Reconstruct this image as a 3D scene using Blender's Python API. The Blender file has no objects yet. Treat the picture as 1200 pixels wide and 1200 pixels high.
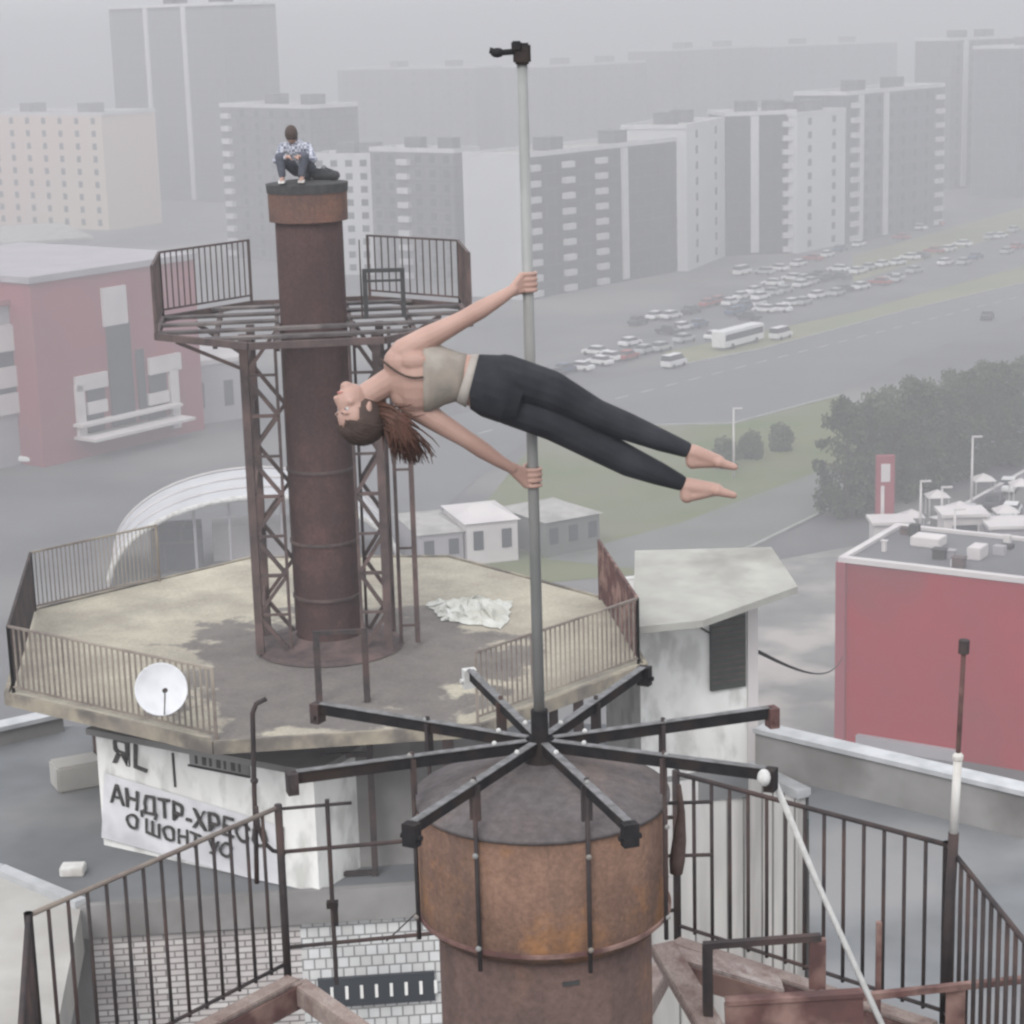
import bpy, bmesh, math, random
from mathutils import Vector, Matrix
random.seed(7)
PI = math.pi
R = math.radians
S = bpy.context.scene
COL = S.collection

# ------------------------------------------------------------------ camera
CAMZ, FPX, PITCH, ROLL = 52.0, 2450.0, R(13.3), R(1.66)
cF = Vector((0, math.cos(PITCH), -math.sin(PITCH)))
r0 = Vector((1, 0, 0)); u0 = Vector((0, math.sin(PITCH), math.cos(PITCH)))
cR = r0*math.cos(ROLL) - u0*math.sin(ROLL)
cU = u0*math.cos(ROLL) + r0*math.sin(ROLL)
cam = bpy.data.cameras.new('camera'); camo = bpy.data.objects.new('camera', cam); COL.objects.link(camo)
cam.sensor_width = 36; cam.lens = 36*FPX/1200
cam.clip_start = 0.1; cam.clip_end = 9000
m = Matrix((cR, cU, -cF)).transposed().to_4x4(); m.translation = Vector((0, 0, CAMZ))
camo.matrix_world = m
S.camera = camo
# ------------------------------------------------------------------ sky, sun, exposure
W = bpy.data.worlds.new('World'); S.world = W; W.use_nodes = True
nt = W.node_tree; nt.nodes.clear()
sky = nt.nodes.new('ShaderNodeTexSky'); sky.sky_type = 'NISHITA'; sky.sun_disc = False
sky.sun_elevation = R(40); sky.sun_rotation = R(200); sky.air_density = 1.0; sky.dust_density = 4.0
bw = nt.nodes.new('ShaderNodeRGBToBW')
mixc = nt.nodes.new('ShaderNodeMix'); mixc.data_type = 'RGBA'; mixc.inputs[0].default_value = 0.9
bg = nt.nodes.new('ShaderNodeBackground'); bg.inputs[1].default_value = 0.15
wo = nt.nodes.new('ShaderNodeOutputWorld')
mul = nt.nodes.new('ShaderNodeMix'); mul.data_type = 'RGBA'; mul.inputs[0].default_value = 0.7
mul.inputs[7].default_value = (10.0, 10.1, 10.6, 1)     # the even white of the fog overhead
nt.links.new(sky.outputs[0], bw.inputs[0]); nt.links.new(sky.outputs[0], mixc.inputs[6]); nt.links.new(bw.outputs[0], mixc.inputs[7])
nt.links.new(mixc.outputs[2], mul.inputs[6]); wtc = nt.nodes.new('ShaderNodeTexCoord'); wsx = nt.nodes.new('ShaderNodeSeparateXYZ'); wmr = nt.nodes.new('ShaderNodeMapRange')
wmr.inputs[1].default_value = 0.0; wmr.inputs[2].default_value = .3; wmr.inputs[3].default_value = .40; wmr.inputs[4].default_value = 1.0   # fog bank: dimmer towards the horizon
wmu = nt.nodes.new('ShaderNodeMix'); wmu.data_type = 'RGBA'; wmu.blend_type = 'MULTIPLY'; wmu.inputs[0].default_value = 1
nt.links.new(wtc.outputs['Generated'], wsx.inputs[0]); nt.links.new(wsx.outputs[2], wmr.inputs[0]); nt.links.new(mul.outputs[2], wmu.inputs[6]); nt.links.new(wmr.outputs[0], wmu.inputs[7])
nt.links.new(wmu.outputs[2], bg.inputs[0]); nt.links.new(bg.outputs[0], wo.inputs[0])
sun = bpy.data.lights.new('sun', 'SUN'); suno = bpy.data.objects.new('sun', sun); COL.objects.link(suno)
sun.energy = 1.1; sun.angle = R(25); sun.color = (1, .97, .93)
suno.rotation_euler = (R(50), 0, R(-20)); suno.location = (0, 0, 80)
S.view_settings.view_transform = 'Standard'; S.view_settings.look = 'None'
S.view_settings.gamma = 1; S.view_settings.exposure = 0.5
S.cycles.filter_width = 2.5
S.cycles.use_denoising = True
S.cycles.max_bounces = 5; S.cycles.diffuse_bounces = 2; S.cycles.volume_bounces = 1

# ------------------------------------------------------------------ pixel <-> world
def ray(px, py):
    return (cF + cR*((px-600)/FPX) + cU*((600-py)/FPX))
def at_d(px, py, Y):
    d = ray(px, py); return Vector((0, 0, CAMZ)) + d*(Y/d.y)
def at_z(px, py, z):
    d = ray(px, py); return Vector((0, 0, CAMZ)) + d*((z-CAMZ)/d.z)
def at_x(px, py, X):
    d = ray(px, py); return Vector((0, 0, CAMZ)) + d*(X/d.x)

# ------------------------------------------------------------------ materials
def srgb(c):
    return tuple(((x/255)/12.92 if x/255 <= .04045 else ((x/255+.055)/1.055)**2.4) for x in c)
def newmat(name, rough=.85, metal=0, spec=.3):
    M = bpy.data.materials.new(name); M.use_nodes = True
    b = M.node_tree.nodes['Principled BSDF']; b.inputs['Roughness'].default_value = rough
    b.inputs['Metallic'].default_value = metal; b.inputs['Specular IOR Level'].default_value = spec
    return M, M.node_tree, b
def mat(name, c1, c2=None, scale=3.0, rough=.85, metal=0, c3=None, scale3=.6, bump=0.0, detail=6, lo=.35, hi=.65, stretch=None, spec=.3):
    """patchy procedural material: c1/c2 mottled by fine noise, c3 in larger worn patches"""
    M, t, b = newmat(name, rough, metal, spec)
    c2 = c2 or tuple(x*.8 for x in c1)
    tc = t.nodes.new('ShaderNodeTexCoord'); mp = t.nodes.new('ShaderNodeMapping')
    t.links.new(tc.outputs['Object'], mp.inputs[0])
    if stretch: mp.inputs['Scale'].default_value = stretch
    n = t.nodes.new('ShaderNodeTexNoise'); n.inputs['Scale'].default_value = scale; n.inputs['Detail'].default_value = detail
    t.links.new(mp.outputs[0], n.inputs['Vector'])
    r = t.nodes.new('ShaderNodeMapRange'); r.inputs[1].default_value = lo; r.inputs[2].default_value = hi
    t.links.new(n.outputs[0], r.inputs[0])
    mx = t.nodes.new('ShaderNodeMix'); mx.data_type = 'RGBA'
    mx.inputs[6].default_value = (*c1, 1); mx.inputs[7].default_value = (*c2, 1)
    t.links.new(r.outputs[0], mx.inputs[0]); out = mx.outputs[2]
    if c3:
        n3 = t.nodes.new('ShaderNodeTexNoise'); n3.inputs['Scale'].default_value = scale3; n3.inputs['Detail'].default_value = 4
        t.links.new(mp.outputs[0], n3.inputs['Vector'])
        r3 = t.nodes.new('ShaderNodeMapRange'); r3.inputs[1].default_value = .48; r3.inputs[2].default_value = .64
        t.links.new(n3.outputs[0], r3.inputs[0])
        m3 = t.nodes.new('ShaderNodeMix'); m3.data_type = 'RGBA'; m3.inputs[7].default_value = (*c3, 1)
        t.links.new(r3.outputs[0], m3.inputs[0]); t.links.new(out, m3.inputs[6]); out = m3.outputs[2]
    t.links.new(out, b.inputs['Base Color'])
    if bump:
        bp = t.nodes.new('ShaderNodeBump'); bp.inputs['Strength'].default_value = bump; bp.inputs['Distance'].default_value = .02
        t.links.new(n.outputs[0], bp.inputs['Height']); t.links.new(bp.outputs[0], b.inputs['Normal'])
    return M
def brickmat(name, c1, c2, mortar, w, h, msize=.012, axis='XZ', rotz=0):
    M, t, b = newmat(name, .9)
    tc = t.nodes.new('ShaderNodeTexCoord'); sx = t.nodes.new('ShaderNodeSeparateXYZ'); cx = t.nodes.new('ShaderNodeCombineXYZ')
    t.links.new(tc.outputs['Object'], sx.inputs[0])
    t.links.new(sx.outputs[axis[0]], cx.inputs[0]); t.links.new(sx.outputs[axis[1]], cx.inputs[1])
    k = t.nodes.new('ShaderNodeTexBrick'); k.inputs['Scale'].default_value = 1
    k.inputs['Color1'].default_value = (*c1, 1); k.inputs['Color2'].default_value = (*c2, 1); k.inputs['Mortar'].default_value = (*mortar, 1)
    k.inputs['Brick Width'].default_value = w; k.inputs['Row Height'].default_value = h; k.inputs['Mortar Size'].default_value = msize
    t.links.new(cx.outputs[0], k.inputs['Vector'])
    n = t.nodes.new('ShaderNodeTexNoise'); n.inputs['Scale'].default_value = 1.3; n.inputs['Detail'].default_value = 6
    t.links.new(tc.outputs['Object'], n.inputs['Vector'])
    r = t.nodes.new('ShaderNodeMapRange'); r.inputs[1].default_value = .35; r.inputs[2].default_value = .7; r.inputs[3].default_value = 1.05; r.inputs[4].default_value = .72
    t.links.new(n.outputs[0], r.inputs[0])
    mm = t.nodes.new('ShaderNodeMix'); mm.data_type = 'RGBA'; mm.blend_type = 'MULTIPLY'; mm.inputs[0].default_value = 1
    t.links.new(k.outputs[0], mm.inputs[6]); t.links.new(r.outputs[0], mm.inputs[7]); t.links.new(mm.outputs[2], b.inputs['Base Color'])
    bp = t.nodes.new('ShaderNodeBump'); bp.inputs['Strength'].default_value = .4; bp.inputs['Distance'].default_value = .01
    t.links.new(k.outputs['Fac'], bp.inputs['Height']); bp.invert = True; t.links.new(bp.outputs[0], b.inputs['Normal'])
    return M
def rustmat(name, cols, scale=3.0, streak=.5, bump=.35):
    # layered rust: big patches, small flakes, vertical drips and pits
    M, t, b = newmat(name, .92, 0, .2)
    tc = t.nodes.new('ShaderNodeTexCoord')
    def noise(sc, det, st=(1,1,1), rough=.6):
        mp = t.nodes.new('ShaderNodeMapping'); mp.inputs['Scale'].default_value = st; t.links.new(tc.outputs['Object'], mp.inputs[0])
        n = t.nodes.new('ShaderNodeTexNoise'); n.inputs['Scale'].default_value = sc; n.inputs['Detail'].default_value = det; n.inputs['Roughness'].default_value = rough
        t.links.new(mp.outputs[0], n.inputs['Vector']); return n.outputs[0]
    def rng(x, a, c, lo=0, hi=1):
        m_ = t.nodes.new('ShaderNodeMapRange'); m_.inputs[1].default_value = a; m_.inputs[2].default_value = c; m_.inputs[3].default_value = lo; m_.inputs[4].default_value = hi
        t.links.new(x, m_.inputs[0]); return m_.outputs[0]
    def mx(f, a, c, mode='MIX'):
        m_ = t.nodes.new('ShaderNodeMix'); m_.data_type = 'RGBA'; m_.blend_type = mode
        if isinstance(f, float): m_.inputs[0].default_value = f
        else: t.links.new(f, m_.inputs[0])
        for i_, v in ((6, a), (7, c)):
            if isinstance(v, tuple): m_.inputs[i_].default_value = (*v, 1)
            else: t.links.new(v, m_.inputs[i_])
        return m_.outputs[2]
    o = mx(rng(noise(scale, 12, rough=.7), .38, .62), cols[0], cols[1])
    o = mx(rng(noise(scale*.8, 9, rough=.68), .52, .64), o, cols[2])
    o = mx(rng(noise(scale*1.6, 10, (1,1,.12), .6), .5, .68, 0, streak), o, cols[3])
    fl = noise(scale*14, 6, rough=.7)
    o = mx(1.0, o, rng(fl, .3, .7, .72, 1.18), 'MULTIPLY')
    t.links.new(o, b.inputs['Base Color'])
    bp = t.nodes.new('ShaderNodeBump'); bp.inputs['Strength'].default_value = bump; bp.inputs['Distance'].default_value = .012
    t.links.new(fl, bp.inputs['Height']); t.links.new(bp.outputs[0], b.inputs['Normal'])
    return M
MT = {}
MT['black'] = mat('black_steel', (.011,.011,.013), (.018,.017,.018), 20, .8, c3=(.03,.022,.02), scale3=5, spec=.15)
MT['edge'] = mat('worn_steel_edge', (.15,.15,.155), (.08,.08,.08), 25, .7)
MT['dark'] = mat('dark_rusty_paint', (.034,.030,.031), (.05,.040,.040), 14, .85, c3=(.07,.048,.044), scale3=3, spec=.15)
MT['pole'] = mat('galvanised_pole', (.26,.265,.26), (.20,.205,.20), 12, .6, .1, c3=(.17,.15,.13), scale3=2, stretch=(1,1,.3))
MT['drum'] = rustmat('rusted_drum', ((.185,.112,.080),(.115,.070,.054),(.25,.128,.062),(.07,.05,.044)), 3.0, .65)
MT['cap'] = rustmat('sooty_cap_sheet', ((.115,.104,.106),(.088,.079,.080),(.135,.112,.105),(.10,.074,.066)), 1.8, .3)
MT['pipe'] = rustmat('brown_pipe', ((.115,.076,.066),(.085,.058,.052),(.15,.086,.06),(.06,.044,.04)), 2.2, .6)
MT['pipeB'] = rustmat('oxide_painted_pipe', ((.074,.042,.040),(.055,.033,.033),(.092,.052,.047),(.045,.031,.031)), 1.6, .6, .15)
MT['capB'] = rustmat('orange_rust_collar', ((.13,.072,.058),(.10,.062,.053),(.16,.085,.06),(.06,.048,.045)), 2.5, .6)
MT['soot'] = mat('soot', (.035,.036,.038), (.05,.05,.05), 10, .95, bump=.3)
MT['lattice'] = mat('lattice_paint', (.055,.042,.042), (.08,.058,.056), 9, .8, c3=(.11,.075,.07), scale3=2)
MT['plank'] = mat('weathered_grating', (.085,.075,.075), (.05,.042,.042), 8, .85, c3=(.14,.12,.115), scale3=1.5)
MT['tan'] = rustmat('peeling_beam', ((.28,.23,.205),(.20,.15,.135),(.33,.29,.27),(.11,.06,.052)), 5, .7)
MT['rust'] = mat('rust_plate', (.11,.055,.05), (.07,.038,.036), 7, .9, c3=(.22,.14,.12), scale3=4, bump=.25)
MT['white'] = mat('white_paint', (.60,.60,.58), (.50,.49,.47), 5, .7, c3=(.38,.36,.33), scale3=2)
MT['strap'] = mat('grey_webbing', (.48,.48,.47), (.40,.40,.39), 30, .9)
MT['dish'] = mat('dish_white', (.58,.59,.61), (.50,.51,.53), 5, .6)
MT['deck'] = mat('sandy_roofing', (.40,.38,.33), (.31,.29,.25), 1.2, .95, c3=(.24,.215,.18), scale3=.35, bump=.2, detail=9)
MT['deckedge'] = mat('stained_deck_edge', (.28,.25,.19), (.17,.15,.13), 3, .9, c3=(.10,.09,.08), scale3=1.5)
MT['darkroof'] = mat('dark_bitumen', (.125,.115,.105), (.095,.085,.08), 1.6, .8, c3=(.16,.14,.125), scale3=.5, bump=.2, detail=8)
MT['barsL'] = mat('faded_rail_paint', (.19,.165,.14), (.13,.105,.095), 8, .85, c3=(.26,.23,.19), scale3=1)
MT['roof'] = mat('bitumen_roof', (.155,.163,.172), (.115,.12,.125), .8, .9, c3=(.20,.20,.20), scale3=.3, bump=.15, detail=9)
MT['paleroof'] = mat('pale_screed', (.36,.35,.33), (.29,.28,.26), 1.0, .95, c3=(.24,.235,.22), scale3=.4, bump=.1, detail=9)
MT['brick'] = brickmat('white_silicate_brick', (.52,.50,.485), (.42,.385,.375), (.19,.175,.17), .26, .085, .012)
MT['tile'] = brickmat('white_glazed_tile', (.56,.57,.57), (.47,.47,.46), (.22,.22,.22), .15, .15, .012)
MT['stucco'] = mat('peeling_whitewash', (.72,.72,.70), (.62,.62,.60), 2.5, .9, c3=(.48,.48,.46), scale3=3.5, bump=.25, detail=10, stretch=(1,1,.5))
MT['cream'] = mat('cream_roofing_felt', (.33,.33,.30), (.27,.265,.245), 2, .9, c3=(.21,.205,.185), scale3=.9, bump=.2, detail=9)
MT['louvre'] = mat('dark_louvre', (.035,.042,.038), (.05,.055,.05), 4, .7)
MT['panel'] = mat('pale_sheet', (.62,.61,.59), (.52,.51,.50), 1.5, .85, c3=(.42,.41,.40), scale3=.8, stretch=(3,3,.4))
MT['coping'] = mat('zinc_coping', (.45,.46,.47), (.34,.35,.36), 3, .5, .2)
MT['concrete'] = mat('grey_concrete', (.23,.225,.22), (.18,.175,.17), 1.5, .9, c3=(.13,.125,.12), scale3=.6, bump=.15, detail=9)
MT['skin'] = mat('skin', (.36,.235,.195), (.30,.19,.155), 6, .55)
MT['skin'].node_tree.nodes['Principled BSDF'].inputs['Subsurface Weight'].default_value = .1
MT['skin'].node_tree.nodes['Principled BSDF'].inputs['Subsurface Radius'].default_value = (.02,.008,.005)
MT['legging'] = mat('charcoal_leggings', (.013,.015,.019), (.022,.024,.030), 7, .85, c3=(.010,.011,.015), scale3=5, bump=.6, detail=3)
MT['top'] = mat('tan_grey_crop_top', (.235,.20,.17), (.17,.155,.135), 9, .9, c3=(.27,.25,.22), scale3=6, bump=.4)
MT['band'] = mat('pale_waistband', (.30,.275,.25), (.25,.23,.21), 20, .9)
MT['hair'] = mat('brown_hair', (.055,.026,.018), (.09,.04,.028), 30, .55, stretch=(1,1,.2))
MT['hairdark'] = mat('dark_hair', (.040,.027,.022), (.055,.036,.030), 30, .7)
MT['eyew'] = mat('eye_white', (.34,.31,.30), (.30,.28,.27), 4, .4)
MT['iris'] = mat('iris', (.03,.02,.015), (.02,.015,.01), 40, .2)
MT['lip'] = mat('lip', (.38,.15,.13), (.32,.12,.10), 20, .5)
MT['shirt'] = None
MT['jeans'] = mat('blue_grey_jeans', (.08,.085,.105), (.055,.06,.08), 25, .9)
MT['bag'] = mat('dark_cloth', (.045,.047,.05), (.03,.032,.034), 18, .9)
MT['paint'] = mat('black_graffiti_paint', (.03,.028,.028), (.06,.055,.05), 18, .8)
MT['banner'] = mat('white_banner_cloth', (.60,.60,.62), (.52,.52,.54), 2, .85, c3=(.44,.44,.46), scale3=1.4)
MT['tarp'] = mat('crumpled_white_tarp', (.52,.53,.50), (.38,.38,.34), 3, .8, bump=.3)
MT['red'] = mat('red_cladding', (.28,.007,.018), (.25,.009,.020), .3, .85, c3=(.19,.025,.030), scale3=.085, detail=8)
MT['redpale'] = mat('faded_red_cladding', (.25,.055,.072), (.22,.05,.065), .1, .85, c3=(.22,.07,.08), scale3=.05)
MT['offwhite'] = mat('offwhite_panels', (.55,.52,.51), (.48,.45,.45), .3, .8)
MT['darkglass'] = mat('dark_glass', (.03,.035,.042), (.045,.05,.055), .3, .25)
MT['lavender'] = mat('grey_lavender_render', (.33,.31,.33), (.28,.265,.28), .2, .85)
MT['asphalt'] = mat('asphalt', (.085,.085,.09), (.125,.125,.125), .06, .9, c3=(.18,.175,.17), scale3=.02, detail=12)
MT['road'] = mat('road_asphalt', (.13,.132,.137), (.115,.117,.12), .06, .85, detail=8)
MT['lot'] = mat('parking_asphalt', (.105,.105,.11), (.14,.14,.142), .08, .9, detail=8)
MT['grass'] = mat('dull_grass', (.085,.115,.035), (.125,.135,.06), .08, .95, c3=(.15,.145,.10), scale3=.03, detail=10)
MT['verge'] = mat('dry_verge', (.20,.19,.11), (.15,.165,.085), .08, .95, detail=9)
MT['path'] = mat('gravel_path', (.15,.155,.145), (.12,.13,.115), .1, .95, detail=9)
MT['yardm'] = mat('rubble_yard', (.20,.20,.19), (.15,.15,.145), .25, .95, c3=(.34,.31,.29), scale3=.12, detail=10)
MT['kerb'] = mat('kerb_stone', (.30,.30,.29), (.24,.24,.23), .5, .9)
MT['mark'] = mat('road_paint', (.55,.55,.53), (.45,.45,.43), 1, .8)
MT['leaf'] = mat('tree_leaves', (.028,.045,.018), (.05,.07,.03), .5, .8, detail=3)
MT['leaf2'] = mat('tree_leaves_light', (.05,.075,.03), (.08,.10,.05), .5, .8, detail=3)
MT['bark'] = mat('bark', (.06,.048,.038), (.04,.03,.025), 6, .9)
MT['tyre'] = mat('tyre_rubber', (.02,.02,.02), (.03,.03,.03), 10, .9)
MT['carglass'] = mat('car_glass', (.02,.023,.027), (.03,.033,.037), 1, .15)
for nme, c in dict(car_white=(.70,.70,.70), car_silver=(.40,.41,.42), car_black=(.03,.03,.035), car_red=(.30,.03,.03), car_blue=(.05,.08,.16)).items():
    MT[nme] = mat(nme+'_paint', c, tuple(x*.9 for x in c), 1, .35, spec=.5)
MT['haze_b1'] = brickmat('dark_panel_block', (.040,.042,.045), (.030,.031,.034), (.07,.07,.073), 3.4, 2.9, .14)
MT['haze_b2'] = brickmat('grey_panel_block', (.13,.13,.135), (.095,.096,.10), (.07,.07,.072), 3.4, 2.9, .14)
MT['haze_b3'] = mat('light_end_wall', (.52,.525,.53), (.47,.475,.48), .08, .85)
MT['haze_b4'] = brickmat('blue_grey_block', (.105,.11,.13), (.08,.085,.10), (.14,.14,.15), 3.4, 3.3, .14)
MT['peach'] = mat('peach_render', (.60,.44,.37), (.52,.41,.36), .02, .85, c3=(.58,.48,.38), scale3=.01)
MT['trim'] = mat('light_balcony', (.52,.52,.53), (.45,.45,.46), .4, .8)
MT['vault'] = mat('milky_polycarbonate', (.50,.51,.53), (.42,.43,.45), .3, .4)

def deckmat():
    M, t, b = newmat('dirty_sandy_roofing', .95)
    tc = t.nodes.new('ShaderNodeTexCoord')
    def N(sc, det, rough=.65):
        n = t.nodes.new('ShaderNodeTexNoise'); n.inputs['Scale'].default_value = sc; n.inputs['Detail'].default_value = det; n.inputs['Roughness'].default_value = rough
        t.links.new(tc.outputs['Object'], n.inputs['Vector']); return n.outputs[0]
    def rng(x, a, c, lo=0, hi=1):
        m_ = t.nodes.new('ShaderNodeMapRange'); m_.inputs[1].default_value = a; m_.inputs[2].default_value = c; m_.inputs[3].default_value = lo; m_.inputs[4].default_value = hi
        t.links.new(x, m_.inputs[0]); return m_.outputs[0]
    def mx(f, a, c, mode='MIX'):
        m_ = t.nodes.new('ShaderNodeMix'); m_.data_type = 'RGBA'; m_.blend_type = mode
        if isinstance(f, float): m_.inputs[0].default_value = f
        else: t.links.new(f, m_.inputs[0])
        for i_, v in ((6, a), (7, c)):
            if isinstance(v, tuple): m_.inputs[i_].default_value = (*v, 1)
            else: t.links.new(v, m_.inputs[i_])
        return m_.outputs[2]
    base = mx(rng(N(1.4, 12), .35, .65), (.37,.345,.275), (.27,.245,.20))
    base = mx(rng(N(.5, 8), .5, .66, 0, .8), base, (.21,.195,.165))
    # darker patch round the chimney foot, ragged outline
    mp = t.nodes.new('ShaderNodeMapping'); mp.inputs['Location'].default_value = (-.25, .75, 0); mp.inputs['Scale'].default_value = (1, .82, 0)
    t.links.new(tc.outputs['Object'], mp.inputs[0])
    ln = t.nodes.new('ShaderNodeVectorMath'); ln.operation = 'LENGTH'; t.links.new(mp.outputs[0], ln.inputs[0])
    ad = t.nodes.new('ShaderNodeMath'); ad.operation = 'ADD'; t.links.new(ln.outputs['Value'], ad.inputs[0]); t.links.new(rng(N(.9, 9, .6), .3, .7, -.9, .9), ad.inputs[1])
    dark_patch = mx(rng(N(2.2, 10), .35, .65), (.115,.105,.098), (.155,.142,.130))
    out = mx(rng(ad.outputs[0], 2.25, 2.5), dark_patch, base)
    gr = N(22, 5, .7); out = mx(1.0, out, rng(gr, .3, .7, .8, 1.15), 'MULTIPLY')
    t.links.new(out, b.inputs['Base Color'])
    bp = t.nodes.new('ShaderNodeBump'); bp.inputs['Strength'].default_value = .4; bp.inputs['Distance'].default_value = .015
    t.links.new(gr, bp.inputs['Height']); t.links.new(bp.outputs[0], b.inputs['Normal']); return M
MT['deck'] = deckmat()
# ------------------------------------------------------------------ mesh builder
def tag(o, label=None, cat=None, group=None, kind=None):
    if label: o['label'] = label
    if cat: o['category'] = cat
    if group: o['group'] = group
    if kind: o['kind'] = kind
    return o
def empty(name, loc, label, cat, group=None):
    o = bpy.data.objects.new(name, None); COL.objects.link(o); o.location = loc; o.empty_display_size = .3
    return tag(o, label, cat, group)
def wloc(o):
    v = Vector((0, 0, 0))
    while o is not None:
        v += Vector(o.location); o = o.parent
    return v
class MB:
    def __init__(s): s.v = []; s.f = []
    def add(s, vs, fs):
        k = len(s.v); s.v += [Vector(v) for v in vs]; s.f += [tuple(i+k for i in f) for f in fs]; return s
    def obox(s, c, ax, ay, az):     # centre and three half-axis vectors
        c = Vector(c); vs = [c+sx*ax+sy*ay+sz*az for sz in (-1, 1) for sy in (-1, 1) for sx in (-1, 1)]
        return s.add(vs, [(0,2,3,1),(4,5,7,6),(0,1,5,4),(2,6,7,3),(0,4,6,2),(1,3,7,5)])
    def box(s, x0, x1, y0, y1, z0, z1):
        return s.obox(((x0+x1)/2, (y0+y1)/2, (z0+z1)/2), Vector(((x1-x0)/2,0,0)), Vector((0,(y1-y0)/2,0)), Vector((0,0,(z1-z0)/2)))
    def bar(s, a, b, w, h, up=Vector((0,0,1))):     # rectangular bar from a to b
        a = Vector(a); b = Vector(b); d = (b-a); L = d.length; d.normalize()
        if abs(d.dot(up)) > .95: up = Vector((0,1,0))
        sd = d.cross(up).normalized(); uu = sd.cross(d).normalized()
        return s.obox((a+b)/2, d*(L/2), sd*(w/2), uu*(h/2))
    def tube(s, a, b, r0, r1=None, n=10, caps=True):
        r1 = r0 if r1 is None else r1
        return s.path([a, b], [r0, r1], n)
    def path(s, pts, rs, n=10):
        pts = [Vector(p) for p in pts]
        if not isinstance(rs, (list, tuple)): rs = [rs]*len(pts)
        k = len(s.v); prev = None; vs = []; fs = []
        for i, p in enumerate(pts):
            d = (pts[min(i+1, len(pts)-1)] - pts[max(i-1, 0)]).normalized()
            if prev is None:
                up = Vector((0,0,1)) if abs(d.z) < .9 else Vector((0,1,0)); sd = d.cross(up).normalized()
            else:
                sd = (prev - d*prev.dot(d)).normalized()
            prev = sd; uu = d.cross(sd)
            for j in range(n):
                a = 2*PI*j/n; vs.append(p + (sd*math.cos(a)+uu*math.sin(a))*rs[i])
        for i in range(len(pts)-1):
            for j in range(n):
                fs.append((i*n+j, i*n+(j+1)%n, (i+1)*n+(j+1)%n, (i+1)*n+j))
        fs.append(tuple(range(n-1, -1, -1))); fs.append(tuple((len(pts)-1)*n+j for j in range(n)))
        return s.add(vs, fs)
    def lathe(s, c, prof, n=48, a0=0, a1=2*PI):      # prof: (r,z) list, closed top/bottom where r=0
        c = Vector(c); vs = []; fs = []; full = abs(a1-a0-2*PI) < 1e-6; m_ = n if full else n+1
        for r, z in prof:
            for j in range(m_):
                a = a0+(a1-a0)*j/n; vs.append(c+Vector((r*math.cos(a), r*math.sin(a), z)))
        for i in range(len(prof)-1):
            for j in range(n):
                j2 = (j+1) % m_
                fs.append((i*m_+j, i*m_+j2, (i+1)*m_+j2, (i+1)*m_+j))
        return s.add(vs, fs)
    def prism(s, poly, z0, z1):
        n = len(poly); vs = [Vector((p[0], p[1], z0)) for p in poly]+[Vector((p[0], p[1], z1)) for p in poly]
        ar = sum(poly[i][0]*poly[(i+1)%n][1]-poly[(i+1)%n][0]*poly[i][1] for i in range(n))
        fs = [tuple(range(n-1,-1,-1)), tuple(range(n, 2*n))]+[(i, (i+1)%n, n+(i+1)%n, n+i) for i in range(n)]
        if ar < 0: fs = [tuple(reversed(f)) for f in fs]
        return s.add(vs, fs)
    def ball(s, c, r, n=10, axes=None):
        c = Vector(c); ax = axes or (Vector((r,0,0)), Vector((0,r,0)), Vector((0,0,r)))
        vs = []; fs = []; m_ = n; h = n//2+1
        for i in range(1, h):
            t = PI*i/h
            for j in range(m_):
                a = 2*PI*j/m_; vs.append(c+ax[0]*math.sin(t)*math.cos(a)+ax[1]*math.sin(t)*math.sin(a)+ax[2]*math.cos(t))
        for i in range(h-2):
            for j in range(m_):
                fs.append((i*m_+j, (i+1)*m_+j, (i+1)*m_+(j+1)%m_, i*m_+(j+1)%m_))
        k = len(vs); vs += [c+ax[2], c-ax[2]]
        for j in range(m_):
            fs.append((k, j, (j+1)%m_)); fs.append((k+1, (h-2)*m_+(j+1)%m_, (h-2)*m_+j))
        return s.add(vs, fs)
    def build(s, name, mt, parent=None, smooth=False, label=None, recalc=False, bevel=0):
        base = wloc(parent) if parent else Vector((0,0,0))
        me = bpy.data.meshes.new(name)
        me.from_pydata([tuple(v-base) for v in s.v], [], s.f); me.update()
        if recalc or bevel:
            bm = bmesh.new(); bm.from_mesh(me); bmesh.ops.recalc_face_normals(bm, faces=bm.faces)
            if bevel: bmesh.ops.bevel(bm, geom=bm.edges[:], offset=bevel, segments=2, affect='EDGES', clamp_overlap=True)
            bm.to_mesh(me); bm.free()
        if smooth:
            me.polygons.foreach_set('use_smooth', [True]*len(me.polygons))
        me.materials.append(MT[mt] if isinstance(mt, str) else mt)
        o = bpy.data.objects.new(name, me); COL.objects.link(o)
        if parent: o.parent = parent
        if label: o['label'] = label
        return o
def own_origin(o):
    """move a top-level mesh's origin to the bottom centre of its bounds"""
    vs = [v.co for v in o.data.vertices]
    c = Vector(((min(v.x for v in vs)+max(v.x for v in vs))/2, (min(v.y for v in vs)+max(v.y for v in vs))/2, min(v.z for v in vs)))
    o.data.transform(Matrix.Translation(-c)); o.location = c
    return o
def copy_tree(o, parent=None):
    c = o.copy(); COL.objects.link(c); c.parent = parent
    for ch in [x for x in o.children]: copy_tree(ch, c)
    return c

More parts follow.
